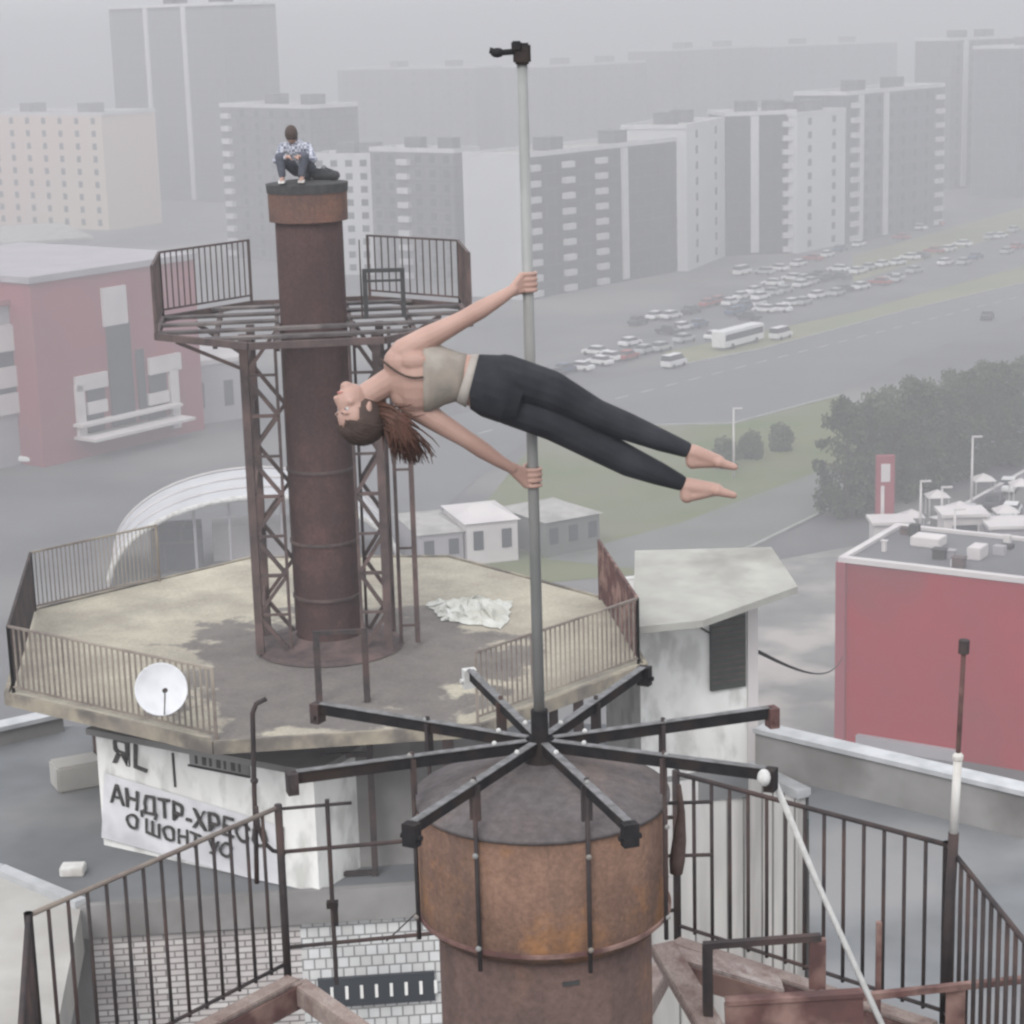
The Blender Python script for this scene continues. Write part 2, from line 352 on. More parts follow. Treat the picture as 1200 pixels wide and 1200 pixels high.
# ================================================================== GROUND
def sheet(name, poly, z, mt, thick=0, kind='structure', px=True):
    pts = [at_z(x, y, z) for x, y in poly] if px else [Vector((x, y, z)) for x, y in poly]
    b = MB(); n = len(pts)
    ar = sum(pts[i].x*pts[(i+1)%n].y-pts[(i+1)%n].x*pts[i].y for i in range(n))
    if ar < 0: pts.reverse()
    if thick: b.prism([(p.x, p.y) for p in pts], z-thick, z)
    else: b.add(pts, [tuple(range(n))])
    o = b.build(name, mt); o['kind'] = kind; return o
sheet('ground', [(-3000,-200),(3000,-200),(3000,3400),(-3000,3400)], 0, 'asphalt', px=False)
sheet('lawn', [(560,600),(640,502),(860,497),(985,462),(1015,560),(965,597),(880,640),(760,672),(560,690)], .03, 'grass')
sheet('avenue', [(300,610),(470,500),(780,432),(900,408),(1060,365),(1210,330),(1210,368),(1060,420),(980,462),(860,495),(640,500),(560,560),(470,640)], .06, 'road')
sheet('verge', [(780,431),(900,407),(1060,364),(1210,329),(1210,309),(1000,366),(840,400),(780,412)], .09, 'verge')
sheet('parking_lot', [(620,452),(640,425),(860,372),(1210,268),(1210,308),(1000,365),(840,399),(780,411),(700,438)], .04, 'lot')
sheet('footpath', [(640,655),(800,612),(960,552),(1012,558),(965,596),(880,638),(760,668)], .05, 'path')
sheet('yard', [(880,662),(1000,640),(1010,690),(1000,880),(890,880)], .02, 'yardm')
sheet('far_field', [(1000,300),(1210,240),(1210,266),(1000,330)], .03, 'verge')
k = MB()
for a, b in (((780,431),(900,407)),((900,407),(1060,364)),((1060,364),(1210,329)),((640,501),(860,496)),((860,496),(983,463)),((760,671),(880,641)),((880,641),(966,599)),((966,599),(1080,552))):
    k.bar(at_z(*a, .1), at_z(*b, .1), .45, .24)
o = k.build('kerb', 'kerb'); o['kind'] = 'structure'
k = MB()
for i in range(26):
    t0, t1 = i/26, (i+.5)/26
    A = at_z(560, 508, .075); B = at_z(1200, 346, .075); a = A.lerp(B, t0); b = A.lerp(B, t1); sd = (b-a).cross(Vector((0,0,1))).normalized()*.12
    k.add([a-sd, b-sd, b+sd, a+sd], [(0,3,2,1)][::-1])
o = k.build('lane_marking', 'mark', recalc=True); o['kind'] = 'structure'

# ================================================================== FAR BLOCKS
class Facade:
    """vertical plane through two ground pixels; s runs left to right, n points to the camera side"""
    def __init__(f, pl, pr, z=0):
        f.a = at_z(*pl, z); f.b = at_z(*pr, z); f.z0 = z
        f.u = (f.b-f.a); f.u.z = 0; f.L = f.u.length; f.u.normalize()
        f.n = Vector((f.u.y, -f.u.x, 0))
    def hit(f, px, py):
        d = ray(px, py); o = Vector((0,0,CAMZ)); t = (f.a-o).dot(f.n)/d.dot(f.n); p = o+d*t
        return (p-f.a).dot(f.u), p.z
    def P(f, s, z, out=0): 
        p = f.a+f.u*s+f.n*out; p.z = z; return p
    def slab(f, mb, s0, s1, z0, z1, out0, out1):
        c = f.P((s0+s1)/2, (z0+z1)/2, (out0+out1)/2)
        return mb.obox(c, f.u*(abs(s1-s0)/2), f.n*(abs(out1-out0)/2), Vector((0,0,abs(z1-z0)/2)))
    def pxslab(f, mb, x0, y0, x1, y1, out0, out1):
        s0, z0 = f.hit(x0, y0); s1, z1 = f.hit(x1, y1)
        return f.slab(mb, min(s0,s1), max(s0,s1), max(.02, min(z0,z1)), max(z0,z1), out0, out1)
    def quad(f, mb, x, y0, y1, w): pass

def block(f, h, depth, wallm, label, cols, floors, cat='apartment block', endm=None, balcony_cols=(), parapet='trim', winw=1.5, group='panel blocks beyond the car park', winm='darkglass', lightcols=()):
    root = empty('apartment_building', f.P(f.L/2, 0, -depth/2), label, cat, group)
    f.slab(MB(), 0, f.L, 0, h, -depth, 0).build('wall', wallm, root) if False else None
    b = MB(); f.slab(b, 0, f.L, 0, h, -depth, 0); b.build('wall', wallm, root)
    if endm:
        b = MB(); f.slab(b, -.25, 0, 0, h, -depth, .1); b.build('end_wall', endm, root, label='pale blank end wall')
    # roof slab and parapet
    b = MB(); f.slab(b, .3, f.L-.3, h+.003, h+.25, -depth+.3, -.3); b.build('roof', 'paleroof', root)
    b = MB()
    f.slab(b, 0, f.L, h+.003, h+.9, -.28, .06); f.slab(b, 0, f.L, h+.003, h+.9, -depth-.06, -depth+.28)
    f.slab(b, -.28, 0, h+.003, h+.9, -depth, -.0); f.slab(b, f.L, f.L+.28, h+.003, h+.9, -depth, 0)
    b.build('parapet', parapet, root)
    b = MB(); f.slab(b, f.L*.3, f.L*.3+4, h+.26, h+2.8, -depth*.7, -depth*.4); b.build('roof_housing', 'haze_b2', root)
    b = MB(); f.slab(b, f.L*.7, f.L*.7+4, h+.26, h+2.8, -depth*.7, -depth*.4)
    b.build('roof_housing', 'haze_b2', root)
    fh = h/floors; pitch = f.L/cols; win = None; bal = None
    for c in lightcols:
        b = MB(); f.slab(b, c*pitch-.9, c*pitch+.9, .5, h-.1, .003, .5); b.build('light_pilaster', 'trim', root)
    for c in range(cols):
        s = (c+.5)*pitch
        for k_ in range(floors):
            z = k_*fh + fh*.32
            if c in balcony_cols:
                if bal is None:
                    b = MB(); f.slab(b, s-1.5, s+1.5, z-.6, z+.55, .003, 1.0)
                    bal = b.build('balcony', 'trim', root); bal0 = (s, z)
                else:
                    o = bal.copy(); COL.objects.link(o); o.parent = root
                    o.location = f.u*(s-bal0[0])+Vector((0,0,z-bal0[1]))
            else:
                if win is None:
                    b = MB(); f.slab(b, s-winw/2, s+winw/2, z, z+fh*.5, .003, .05)
                    win = b.build('window', winm, root); win0 = (s, z)
                else:
                    o = win.copy(); COL.objects.link(o); o.parent = root
                    o.location = f.u*(s-win0[0])+Vector((0,0,z-win0[1]))
    return root
# nearest slab with the pale blank end
f3 = Facade((617,352),(803,316))
block(f3, 26.5, 14.5, 'haze_b1', 'dark nine storey block with balcony columns and pale blank end wall, behind the pole', 10, 9, endm='haze_b3', balcony_cols=(0,2,4), lightcols=(6,))
fb = Facade((440,325),(536,332))
block(fb, 26, 8, 'haze_b2', 'mid grey block between the blank pale end wall and the far chimney platform', 6, 9, balcony_cols=(2,))
fc = Facade((372,322),(440,322))
block(fc, 24.5, 12, 'haze_b3', 'narrow pale block seen just right of the far chimney', 4, 9)
fd = Facade((268,300),(372,312))
block(fd, 34, 13, 'haze_b2', 'grey block with a pale left column, directly behind the far chimney top', 6, 12, balcony_cols=(0,))
ft = Facade((143,232),(274,238))
block(ft, 58, 22, 'haze_b1', 'tall dark slab tower fading into fog left of the far chimney', 6, 20, lightcols=(2,4))
f4 = Facade((806,318),(850,300))
block(f4, 29, 14, 'haze_b3', 'narrow pale block right of the dark block with balcony columns', 2, 9)
f5 = Facade((852,300),(932,296))
block(f5, 30, 14, 'haze_b1', 'dark grey block between two pale narrow blocks over the car park', 5, 10, balcony_cols=(4,), lightcols=(2,))
f6 = Facade((934,297),(990,286))
block(f6, 29.5, 12, 'haze_b3', 'bright pale block at right above the row of white cars', 2, 10, winm='haze_b2')
f7 = Facade((992,286),(1104,264))
block(f7, 33, 14, 'haze_b4', 'blue grey block with a light right edge at the upper right', 8, 10, balcony_cols=(0,7), lightcols=(1,3))
f8 = Facade((1112,222),(1190,214))
block(f8, 42, 14, 'haze_b2', 'dim grey block almost lost in fog, second from the right edge', 5, 12, lightcols=(1,))
f9 = Facade((1190,232),(1290,215))
block(f9, 40, 14, 'haze_b4', 'pale block cut by the right edge of the picture', 4, 12)
# second row
g1 = Facade((400,186),(560,188))
block(g1, 34, 22, 'haze_b2', 'far wide block with pale roof behind the mid grey block, left of the pole', 8, 9)
g2 = Facade((640,190),(770,178))
block(g2, 34, 22, 'haze_b2', 'far block with pale roof showing above the dark balcony block', 8, 9)
g3 = Facade((790,180),(905,168))
block(g3, 38, 22, 'haze_b2', 'far wide block with pale roof at the top right of the pole', 8, 9)
g4 = Facade((905,172),(1050,162))
block(g4, 38, 20, 'haze_b4', 'faintest far block with pale roof, above the bright pale block', 8, 9)
# peach building far left
fp = Facade((-40,262),(128,270))
block(fp, 30, 20, 'peach', 'peach and cream building fading in fog at the far left', 9, 9, group='pale houses at far left')
# light low hall far left
fl = Facade((-60,330),(110,318))
r_ = empty('low_hall', fl.P(fl.L/2,0,-15), 'low pale flat-roofed hall behind the faded red building', 'building')
b = MB(); fl.slab(b, 0, fl.L, 0, 7, -40, 0); b.build('wall', 'lavender', r_)
b = MB(); fl.slab(b, -.5, fl.L+.5, 7.003, 7.6, -40.5, .5); b.build('roof', 'paleroof', r_)

# ------------------------------------------------------------------ faded red building, left
fr = Facade((52,548),(240,503))
rb = empty('shopping_centre', fr.P(fr.L/2,0,-15), 'faded red building with a tall dark glass strip and white window surrounds, at left', 'building')
_, htop = fr.hit(130, 318)
b = MB(); fr.slab(b, 0, fr.L, 0, htop, -34, 0); b.build('wall', 'redpale', rb)
b = MB(); fr.slab(b, -.4, fr.L+.4, htop+.003, htop+.8, -34.4, .4); b.build('roof', 'lavender', rb)
b = MB(); fr.pxslab(b, 117, 338, 148, 378, .003, .4); b.build('sign_panel', 'offwhite', rb)
b = MB(); fr.pxslab(b, 123, 380, 158, 494, .003, .3); fr.pxslab(b, 158, 410, 172, 490, .003, .3); b.build('glass_strip', 'darkglass', rb)
for q in ((86,442,124,452),(86,452,100,512),(100,472,124,481),(172,420,210,432),(196,432,210,500),(172,462,196,470)):
    b = MB(); fr.pxslab(b, *q, .003, .5); b.build('window_surround', 'offwhite', rb)
for q in ((101,453,123,471),(101,482,123,508),(173,433,195,461),(173,471,195,496)):
    b = MB(); fr.pxslab(b, *q, .003, .15); b.build('window', 'darkglass', rb)
b = MB(); s0, z0 = fr.hit(88, 528); s1, z1 = fr.hit(205, 505)
for i in range(2):
    fr.slab(b, s0, s1, 2.6+i*1.6, 2.95+i*1.6, .003, 4.0-2.2*i)
b.build('entrance_canopy', 'offwhite', rb)
fg = Facade((-60,560),(50,537))
gb = empty('office_building', fg.P(fg.L/2,0,-15), 'grey office building with white horizontal bands at the left edge', 'building')
_, hg = fg.hit(20, 355)
b = MB(); fg.slab(b, 0, fg.L-.1, 0, hg, -30, .8); b.build('wall', 'lavender', gb)
b = MB(); fg.slab(b, -.3, fg.L-.4, hg+.003, hg+.7, -30, 1.2); b.build('roof', 'redpale', gb)
for q in ((-50,388,44,404),(-50,438,44,446),(-50,470,44,477)):
    b = MB(); fg.pxslab(b, *q, .803, 1.3); b.build('white_band', 'offwhite', gb)
for q in ((-50,406,44,436),(-50,448,44,468)):
    b = MB(); fg.pxslab(b, *q, .803, .95); b.build('window_band', 'darkglass', gb)
fv = Facade((222,500),(300,488))
gv = empty('grey_annex', fv.P(fv.L/2,0,-8), 'low grey lavender annex between the faded red building and the lattice tower', 'building')
_, hv = fv.hit(260, 425)
b = MB(); fv.slab(b, 0, fv.L, 0, hv, -16, 0); b.build('wall', 'lavender', gv)
b = MB(); fv.slab(b, -.3, fv.L+.3, hv+.003, hv+.6, -16.3, .3); b.build('roof', 'offwhite', gv)
for q in ((228,450,240,478),(262,446,274,474)):
    b = MB(); fv.pxslab(b, *q, .003, .12); b.build('window', 'darkglass', gv)

# ------------------------------------------------------------------ arched canopy
fa = Facade((128,690),(470,668))
hv_ = empty('arched_canopy', fa.P(fa.L/2,0,-6), 'white arched glass canopy with a curved front rib, behind the far octagonal deck', 'canopy')
W2 = fa.L/2; HA = 8.0
def archpt(t, out): return fa.P(W2-W2*math.cos(t), .1+HA*math.sin(t), out)
b = MB(); n = 28; vs = []
for j in range(2):
    for i in range(n+1):
        vs.append(archpt(PI*i/n, -.3-13*j))
for j in range(2):
    for i in range(n+1):
        p = archpt(PI*i/n, -.3-13*j); p.z -= .15; vs.append(p)
N = n+1
fs = [(i, i+1, N+i+1, N+i) for i in range(n)]+[(2*N+i, 3*N+i, 3*N+i+1, 2*N+i+1) for i in range(n)]+[(i, 2*N+i, 2*N+i+1, i+1) for i in range(n)]+[(N+i, N+i+1, 3*N+i+1, 3*N+i) for i in range(n)]
b.add(vs, fs); b.build('vault_roof', 'vault', hv_, recalc=True)
b = MB(); b.path([archpt(PI*i/n, 0) for i in range(n+1)], .28, 8); b.build('front_rib', 'white', hv_, smooth=True)
for jj in (-4.5,-9,-13.6):
    b = MB(); b.path([archpt(PI*i/n, jj)+Vector((0,0,.1)) for i in range(n+1)], .12, 6); b.build('rib', 'offwhite', hv_)
for sx in (.3,.42,.6,.75):
    b = MB(); b.tube(fa.P(fa.L*sx,0,-2), fa.P(fa.L*sx,HA*math.sin(math.acos(1-2*sx))-.2,-2), .14); b.build('column', 'lavender', hv_)
b = MB(); fa.slab(b, 4, 9, 0, 4.2, -9, -5); b.build('wall', 'haze_b1', hv_)
b = MB(); fa.slab(b, 10, 22, 0, 3.6, -12, -8); b.build('wall', 'offwhite', hv_)

# pavilions
def pavilion(pl, pr, h, dep, roofm, wallm, label, ridge=1.5):
    f = Facade(pl, pr); root = empty('pavilion', f.P(f.L/2,0,-dep/2), label, 'pavilion')
    b = MB(); f.slab(b, .3, f.L-.3, 0, h, -dep+.3, -.3); b.build('wall', wallm, root)
    a0 = [f.P(0,h+.003,0), f.P(f.L,h+.003,0), f.P(f.L,h+.003,-dep), f.P(0,h+.003,-dep), f.P(f.L*.3,h+ridge,-dep/2), f.P(f.L*.7,h+ridge,-dep/2)]
    b = MB().add(a0, [(0,1,5,4),(1,2,5),(2,3,4,5),(3,0,4),(3,2,1,0)]); b.build('roof', roofm, root, recalc=True)
    w = None
    n = max(2, int(f.L/2))
    for i in range(n):
        s = f.L*(i+.5)/n; b = MB(); f.slab(b, s-.5, s+.5, h*.35, h*.8, -.297, -.2); b.build('window', 'darkglass', root)
    return root
pavilion((490,668),(548,662), 3.4, 10, 'paleroof', 'lavender', 'small grey pavilion with pale roof right of the lattice tower', .6)
pavilion((546,664),(612,657), 4.2, 9, 'offwhite', 'offwhite', 'white pavilion with hipped roof left of the pole', .8)
pavilion((640,655),(708,642), 3.6, 9, 'paleroof', 'path', 'pale pavilion right of the pole beside the lawn', .7)

# ------------------------------------------------------------------ red building, right
fR = Facade((983,868),(1330,925))
_, hR = fR.hit(1000, 660)
bR = empty('red_warehouse', fR.P(fR.L/2,0,-8), 'big red clad building with pale coping at right, brown stained near its right end', 'building')
b = MB(); fR.slab(b, 0, fR.L, 0, hR, -11, 0); b.build('wall', 'red', bR)
b = MB(); fR.slab(b, .4, fR.L-.4, hR+.003, hR+.15, -10.6, -.4); b.build('roof', 'lot', bR)
b = MB(); fR.slab(b, -.1, fR.L, hR+.003, hR+.38, -.4, .15); fR.slab(b, -.1, .4, hR+.003, hR+.38, -11.1, -.4); fR.slab(b, .4, fR.L, hR+.003, hR+.38, -11.1, -10.6)
b.build('coping', 'offwhite', bR)
b = MB(); fR.slab(b, 1.5, 9, 0, .8, .003, .5); b.build('plinth', 'lavender', bR)
for ii, (sa, sb_, hh) in enumerate(((3,5.2,.7),(8,9,.9),(13,15.5,.6),(19,20.2,1.1))):
    b = MB(); fR.slab(b, sa, sb_, hR+.153, hR+.15+hh, -7.5+ii%2*2, -5.8+ii%2*2); b.build('roof_unit', 'offwhite', bR, bevel=.05)
rq = random.Random(21)
for ii in range(26):
    sa = rq.uniform(1, 34); dd = rq.uniform(-9.8, -1.5); ww = rq.uniform(.25, .9); hh = rq.uniform(.2, .9)
    b = MB(); fR.slab(b, sa, sa+ww, hR+.153, hR+.153+hh, dd, dd+ww*.8)
    if ii%3 == 0: fR.slab(b, sa-.08, sa+ww+.08, hR+.156+hh, hR+.22+hh, dd-.08, dd+ww*.8+.08)
    b.build('roof_vent', rq.choice(['offwhite','lavender','haze_b3','soot','lattice']), bR)
b = MB(); fR.slab(b, -.25, .5, 0, hR, .003, .25); b.build('corner_trim', 'redpale', bR)

# ------------------------------------------------------------------ kiosk area behind it
def thingbox(): pass
p = at_z(1036, 640, 0)
kr = empty('petrol_pylon', p, 'tall narrow red sign pylon with white marks behind the red building', 'sign')
b = MB(); b.box(p.x-.9,p.x+.9,p.y-.3,p.y+.3,0,9.2); b.build('panel', 'redpale', kr)
b = MB(); b.box(p.x-.45,p.x+.45,p.y-.36,p.y-.303,6.6,8.4); b.box(p.x-.45,p.x-.1,p.y-.36,p.y-.303,2.6,6.2); b.build('white_mark', 'offwhite', kr)
b = MB(); b.box(p.x-1.3,p.x+1.3,p.y-.6,p.y-.37,0,1.0); b.build('base', 'kerb', kr)
def kiosk(px, py, w, h, mt, label):
    p = at_z(px, py, 0); r = empty('kiosk', p, label, 'kiosk')
    b = MB(); b.box(p.x-w/2,p.x+w/2,p.y,p.y+w*.8,0,h); b.build('wall', mt, r)
    b = MB(); b.box(p.x-w/2-.3,p.x+w/2+.3,p.y-.4,p.y+w*.8+.3,h+.003,h+.3); b.build('roof', 'offwhite', r)
    b = MB(); b.box(p.x-w*.3,p.x+w*.3,p.y-.06,p.y-.003,h*.4,h*.8); b.build('window', 'darkglass', r)
    b = MB(); b.box(p.x+w*.34,p.x+w*.46,p.y-.06,p.y-.003,.05,h*.8); b.build('door', 'lavender', r)
kiosk(1046, 652, 3.6, 3.2, 'offwhite', 'small white kiosk at the foot of the red sign pylon')
kiosk(1130, 655, 4.0, 4.2, 'offwhite', 'white framed kiosk on the yard right of the red sign pylon')
kiosk(1188, 662, 4.5, 3.6, 'lavender', 'grey kiosk by the right edge behind the red building')
pts = [(1078,640,6.5,'pale lamp post nearest the red sign pylon'),(1103,635,5.5,'second pale post right of the red sign pylon'),(1118,660,5.2,'pale post standing by the white framed kiosk'),(1138,600,8,'tall pale lamp post in front of the tree row'),(860,560,8,'lone pale lamp post on the lawn near the feet')]
for x, y, h, lb in pts:
    p = at_z(x, y, 0); r = empty('lamp_post', p, lb, 'lamp post', 'pale posts about the yard')
    b = MB(); b.tube(p, p+Vector((0,0,h)), .16, .1); b.build('post', 'offwhite', r, smooth=True)
    b = MB(); b.box(p.x-.1,p.x+1.0,p.y-.12,p.y+.12,h+.003,h+.15); b.build('lamp_head', 'offwhite', r)

a, c = at_z(1088, 628, 0), at_z(1215, 556, 0)
yw = empty('yard_wall', (a+c)/2, 'long low pale wall running up to the right edge behind the yard', 'wall')
MB().bar(a+Vector((0,0,.6)), c+Vector((0,0,.6)), .3, 1.2).build('wall_panel', 'lavender', yw)
MB().bar(a+Vector((0,0,1.25)), c+Vector((0,0,1.25)), .45, .1).build('coping', 'offwhite', yw)
def container(px, py, w, d, h, rot, mt, label):
    p = at_z(px, py, 0); q = empty('cargo_container', (0,0,0), label, 'container', 'containers in the yard')
    MB().box(-w/2,w/2,-d/2,d/2,.15,h).build('box', mt, q, bevel=.04)
    for i in range(int(w/.6)): MB().box(-w/2+.3+i*.6,-w/2+.4+i*.6,-d/2-.05,-d/2-.003,.2,h-.1).build('rib', mt, q)
    MB().box(-w/2-.05,w/2+.05,-d/2-.06,d/2+.06,h+.003,h+.08).build('roof', 'offwhite', q)
    q.location = p; q.rotation_euler = (0,0,rot)
container(1090, 668, 3.2, 2.2, 2.2, .2, 'offwhite', 'white container close behind the coping of the red building, left one')
container(1160, 672, 4.0, 2.2, 2.4, .1, 'lavender', 'grey container behind the red building below the white framed kiosk')
container(1108, 632, 2.4, 2.0, 2.2, .5, 'path', 'small dull container between the pylon and the white framed kiosk')
container(1205, 640, 3.5, 2.2, 2.4, .4, 'offwhite', 'white container cut by the right edge of the yard')
for ii, (x_, y_) in enumerate(((1068,628),(1098,604),(1124,618),(1148,634),(1172,640),(1152,584),(1178,622),(1196,590))):
    nm = ['leftmost','second','third','fourth','fifth','sixth','seventh','rightmost'][[0,1,2,3,5,4,6,7][ii]]
    p = at_z(x_, y_, 0); q = empty('market_umbrella', p, nm+' small pale square canopy from the left in the cluttered yard', 'canopy', 'small canopies in the yard')
    for dx in (-1,1):
        for dy in (-1,1): MB().tube(p+Vector((dx,dy,0)), p+Vector((dx,dy,2.1)), .06, n=6).build('leg', 'offwhite', q)
    MB().add([p+Vector((-1.2,-1.2,2.1)), p+Vector((1.2,-1.2,2.1)), p+Vector((1.2,1.2,2.1)), p+Vector((-1.2,1.2,2.1)), p+Vector((0,0,2.8))], [(0,1,4),(1,2,4),(2,3,4),(3,0,4),(3,2,1,0)]).build('canvas', 'offwhite', q)
# ------------------------------------------------------------------ cars
def make_car(paint, label, van=False):
    r = empty('parked_car', (0,0,0), label, 'car')
    L = 4.4; Wd = 1.75
    prof = [(-2.2,.35),(2.2,.35),(2.2,.75),(2.0,.86),(1.15,.95),(-1.75,.97),(-2.15,.92),(-2.2,.7)] if not van else [(-2.4,.35),(2.4,.35),(2.4,1.0),(1.9,1.15),(1.6,1.2),(-2.4,1.2)]
    cab = [(-1.75,.95),(1.15,.95),(.55,1.42),(-1.15,1.44)] if not van else [(-2.38,1.2),(1.75,1.2),(1.2,1.95),(-2.3,1.98)]
    def ext(pf, w0, w1, zc):
        n = len(pf); vs = []
        for sgn in (-1, 1):
            for x, z in pf:
                w = w0 if z <= zc else w1
                vs.append((x, sgn*w, z))
        return vs, [tuple(range(n)), tuple(range(2*n-1, n-1, -1))]+[(i, n+i, n+(i+1)%n, (i+1)%n) for i in range(n)]
    b = MB().add(*ext(prof, Wd/2, Wd/2, 9)); b.build('body', paint, r, bevel=.05)
    b = MB().add(*ext(cab, Wd/2-.06, Wd/2-.2, 1.25)); b.build('cabin_glass', 'carglass', r, recalc=True)
    x0, x1, z = (-1.2,.6,1.44) if not van else (-2.3,1.2,1.97)
    b = MB(); b.box(x0, x1, -Wd/2+.17, Wd/2-.17, z, z+.06); b.build('roof_panel', paint, r, bevel=.02)
    for x in (-1.35, 1.4):
        for s in (-1, 1):
            b = MB(); b.tube((x, s*(Wd/2-.1), .32), (x, s*(Wd/2+.03), .32), .32, n=14); b.build('wheel', 'tyre', r)
    for s in (-1, 1):
        b = MB(); b.box(2.16, 2.22, s*.62-.18, s*.62+.18, .6, .75); b.build('headlight', 'offwhite', r)
    return r
protos = {}
for nme in ('car_white','car_silver','car_black','car_red','car_blue'):
    protos[nme] = [make_car(nme, 'x'), False]
vanp = [make_car('car_white', 'x', True), False]
avdir = (at_z(1060,364,0)-at_z(900,407,0)); av = math.atan2(avdir.y, avdir.x)
def put_car(pr, x, y, rot, label, group='cars in the long car park'):
    o = pr[0] if not pr[1] else copy_tree(pr[0]); pr[1] = True
    o.location = at_z(x, y, .09); o.rotation_euler = (0,0,rot); o['label'] = label; o['group'] = group; return o
cn = {'car_white':'white','car_silver':'silver','car_black':'black','car_red':'dull red','car_blue':'dark blue'}
rnd = random.Random(11)
rows = [((640,442),(850,392),12,'row nearest the avenue'),((690,418),(900,357),12,'second row from the avenue'),((870,374),(1200,290),20,'row by the dry verge'),((850,362),(1200,270),22,'middle row below the blocks'),((740,385),(1010,308),14,'long row behind the bus'),((890,322),(1100,266),12,'row under the bright pale block')]
cnt = {}
for a, b_, n, rn in rows:
    for i in range(n):
        if rnd.random() < .14: continue
        t = (i+rnd.uniform(.2,.8))/n; x = a[0]+(b_[0]-a[0])*t; y = a[1]+(b_[1]-a[1])*t+rnd.uniform(-3,3)
        c = rnd.choice(['car_white','car_white','car_white','car_white','car_silver','car_silver','car_silver','car_black','car_red','car_blue'])
        q = cnt.get((c, rn), 0); cnt[(c, rn)] = q+1; od = ['first','second','third','fourth','fifth','sixth','seventh','eighth','ninth','tenth','eleventh','twelfth'][q]
        put_car(protos[c], x, y, av+rnd.choice([0, 0, PI/2])+rnd.uniform(-.1,.1), f'{od} {cn[c]} car from the left in the {rn}')
for x, y, lb in ((790,430,'white van at the near edge of the car park, closest to the avenue'),(915,397,'white van ahead of the long white bus'),(870,322,'white van parked far off under the dark grey block')):
    put_car(vanp, x, y, av, lb, 'white vans')
for x, y, c, lb in ((40,540,'car_white','white car in front of the banded office building'),(1157,374,'car_black','lone dark car on the verge at the right'),
                 (1182,575,'car_white','white car in the yard nearest the right edge'),(1185,605,'car_white','white car in the yard behind the pale wall'),(1160,620,'car_silver','silver car in the yard behind the kiosk'),
                 (1165,595,'car_black','black car among the yard cars'),(1135,607,'car_silver','silver car left in the yard group'),(1192,632,'car_blue','dark blue car in the yard at the right edge'),
                 (1080,648,'car_white','white car close behind the red building'),(1050,330,'car_silver','silver car driving alone on the verge side')):
    put_car(protos[c], x, y, av+.3, lb, 'scattered cars')
# bus
p = at_z(865, 405, .1); bu = empty('city_bus', (0,0,0), 'long pale bus with dark windows at the edge of the car park', 'bus')
MB().box(-6,6,-1.25,1.25,.45,3.0).build('body', 'car_white', bu, bevel=.12)
MB().box(-5.7,5.6,-1.28,-1.253,1.5,2.5).build('window_band', 'carglass', bu)
MB().box(6.003,6.04,-1.1,1.1,1.3,2.6).build('windscreen', 'carglass', bu)
for x in (-3.6, 3.6):
    for s in (-1, 1): MB().tube((x, s*1.0, .48), (x, s*1.29, .48), .48, n=14).build('wheel', 'tyre', bu)
bu.location = p; bu.rotation_euler = (0,0,av)

# ------------------------------------------------------------------ trees
def make_tree(seed, H, Wd, mt):
    rn = random.Random(seed); r = empty('park_tree', (0,0,0), 'x', 'tree')
    b = MB(); b.path([(0,0,0),(.1,.05,H*.3),(0,.1,H*.6),(.05,0,H*.85)], [.32,.24,.14,.05], 8)
    tips = []
    for i in range(12):
        z = H*rn.uniform(.22,.75); a = rn.uniform(0, 2*PI); l = Wd*rn.uniform(.25,.45)
        e = Vector((math.cos(a)*l, math.sin(a)*l, z+l*rn.uniform(.5,.9)))
        b.path([(0,0,z),(e*.5+Vector((0,0,z*.5)))*1.0, e], [.1,.06,.02], 5); tips.append(e)
    b.build('trunk', 'bark', r)
    b = MB(); cl = []
    for i in range(58):
        z = H*rn.uniform(.06,.97); t = (z/H-.06)/.91; rad = Wd/2*(math.sin(PI*min(1,t*.72+.25))**.55)*rn.uniform(.35,1.0); a = rn.uniform(0,2*PI)
        cl.append((Vector((math.cos(a)*rad, math.sin(a)*rad, z)), rn.uniform(.6,1.25)))
    for c, cr in cl:
        for k_ in range(95):
            d = Vector((rn.gauss(0,1), rn.gauss(0,1), rn.gauss(0,.8))).normalized()*cr*rn.uniform(.5,1.05)
            q = c+d; s = rn.uniform(.14,.32)
            n1 = Vector((rn.uniform(-1,1), rn.uniform(-1,1), rn.uniform(-1,1))).normalized(); n2 = n1.cross(Vector((rn.uniform(-1,1),rn.uniform(-1,1),.3))).normalized()
            b.add([q-n1*s, q+n2*s*.6, q+n1*s, q-n2*s*.6], [(0,1,2,3)])
    b.build('crown', mt, r)
    return r
tp = [[make_tree(1, 12.5, 6.5, 'leaf'), False],[make_tree(2, 11, 7, 'leaf'), False],[make_tree(3, 9.5, 6, 'leaf2'), False],[make_tree(4, 5, 4, 'leaf2'), False]]
tr = [(992,606,0,'dark tree at the near left end of the tree row'),(1018,598,0,'second tree from the left end of the tree row'),(1048,586,1,'third tree of the row, behind the red sign pylon'),
      (1078,578,0,'fourth tree of the row, right of the red sign pylon'),(1108,566,1,'dark rounded tree behind the pale posts'),(1138,556,0,'tall tree behind the tall pale lamp post'),
      (1168,545,1,'tree near the right edge above the yard cars'),(1200,535,0,'tree cut by the right edge, nearest row'),
      (1035,560,2,'lighter tree in the back line, left end'),(1075,540,2,'second tree in the back line'),(1118,527,2,'third tree in the back line'),(1160,512,2,'fourth tree in the back line'),(1203,498,2,'last tree in the back line at the right edge'),
      (850,548,3,'small bush left of the lone lawn lamp post'),(880,538,3,'small bush right of the lone lawn lamp post'),(915,528,3,'small bush on the lawn nearest the tree row')]
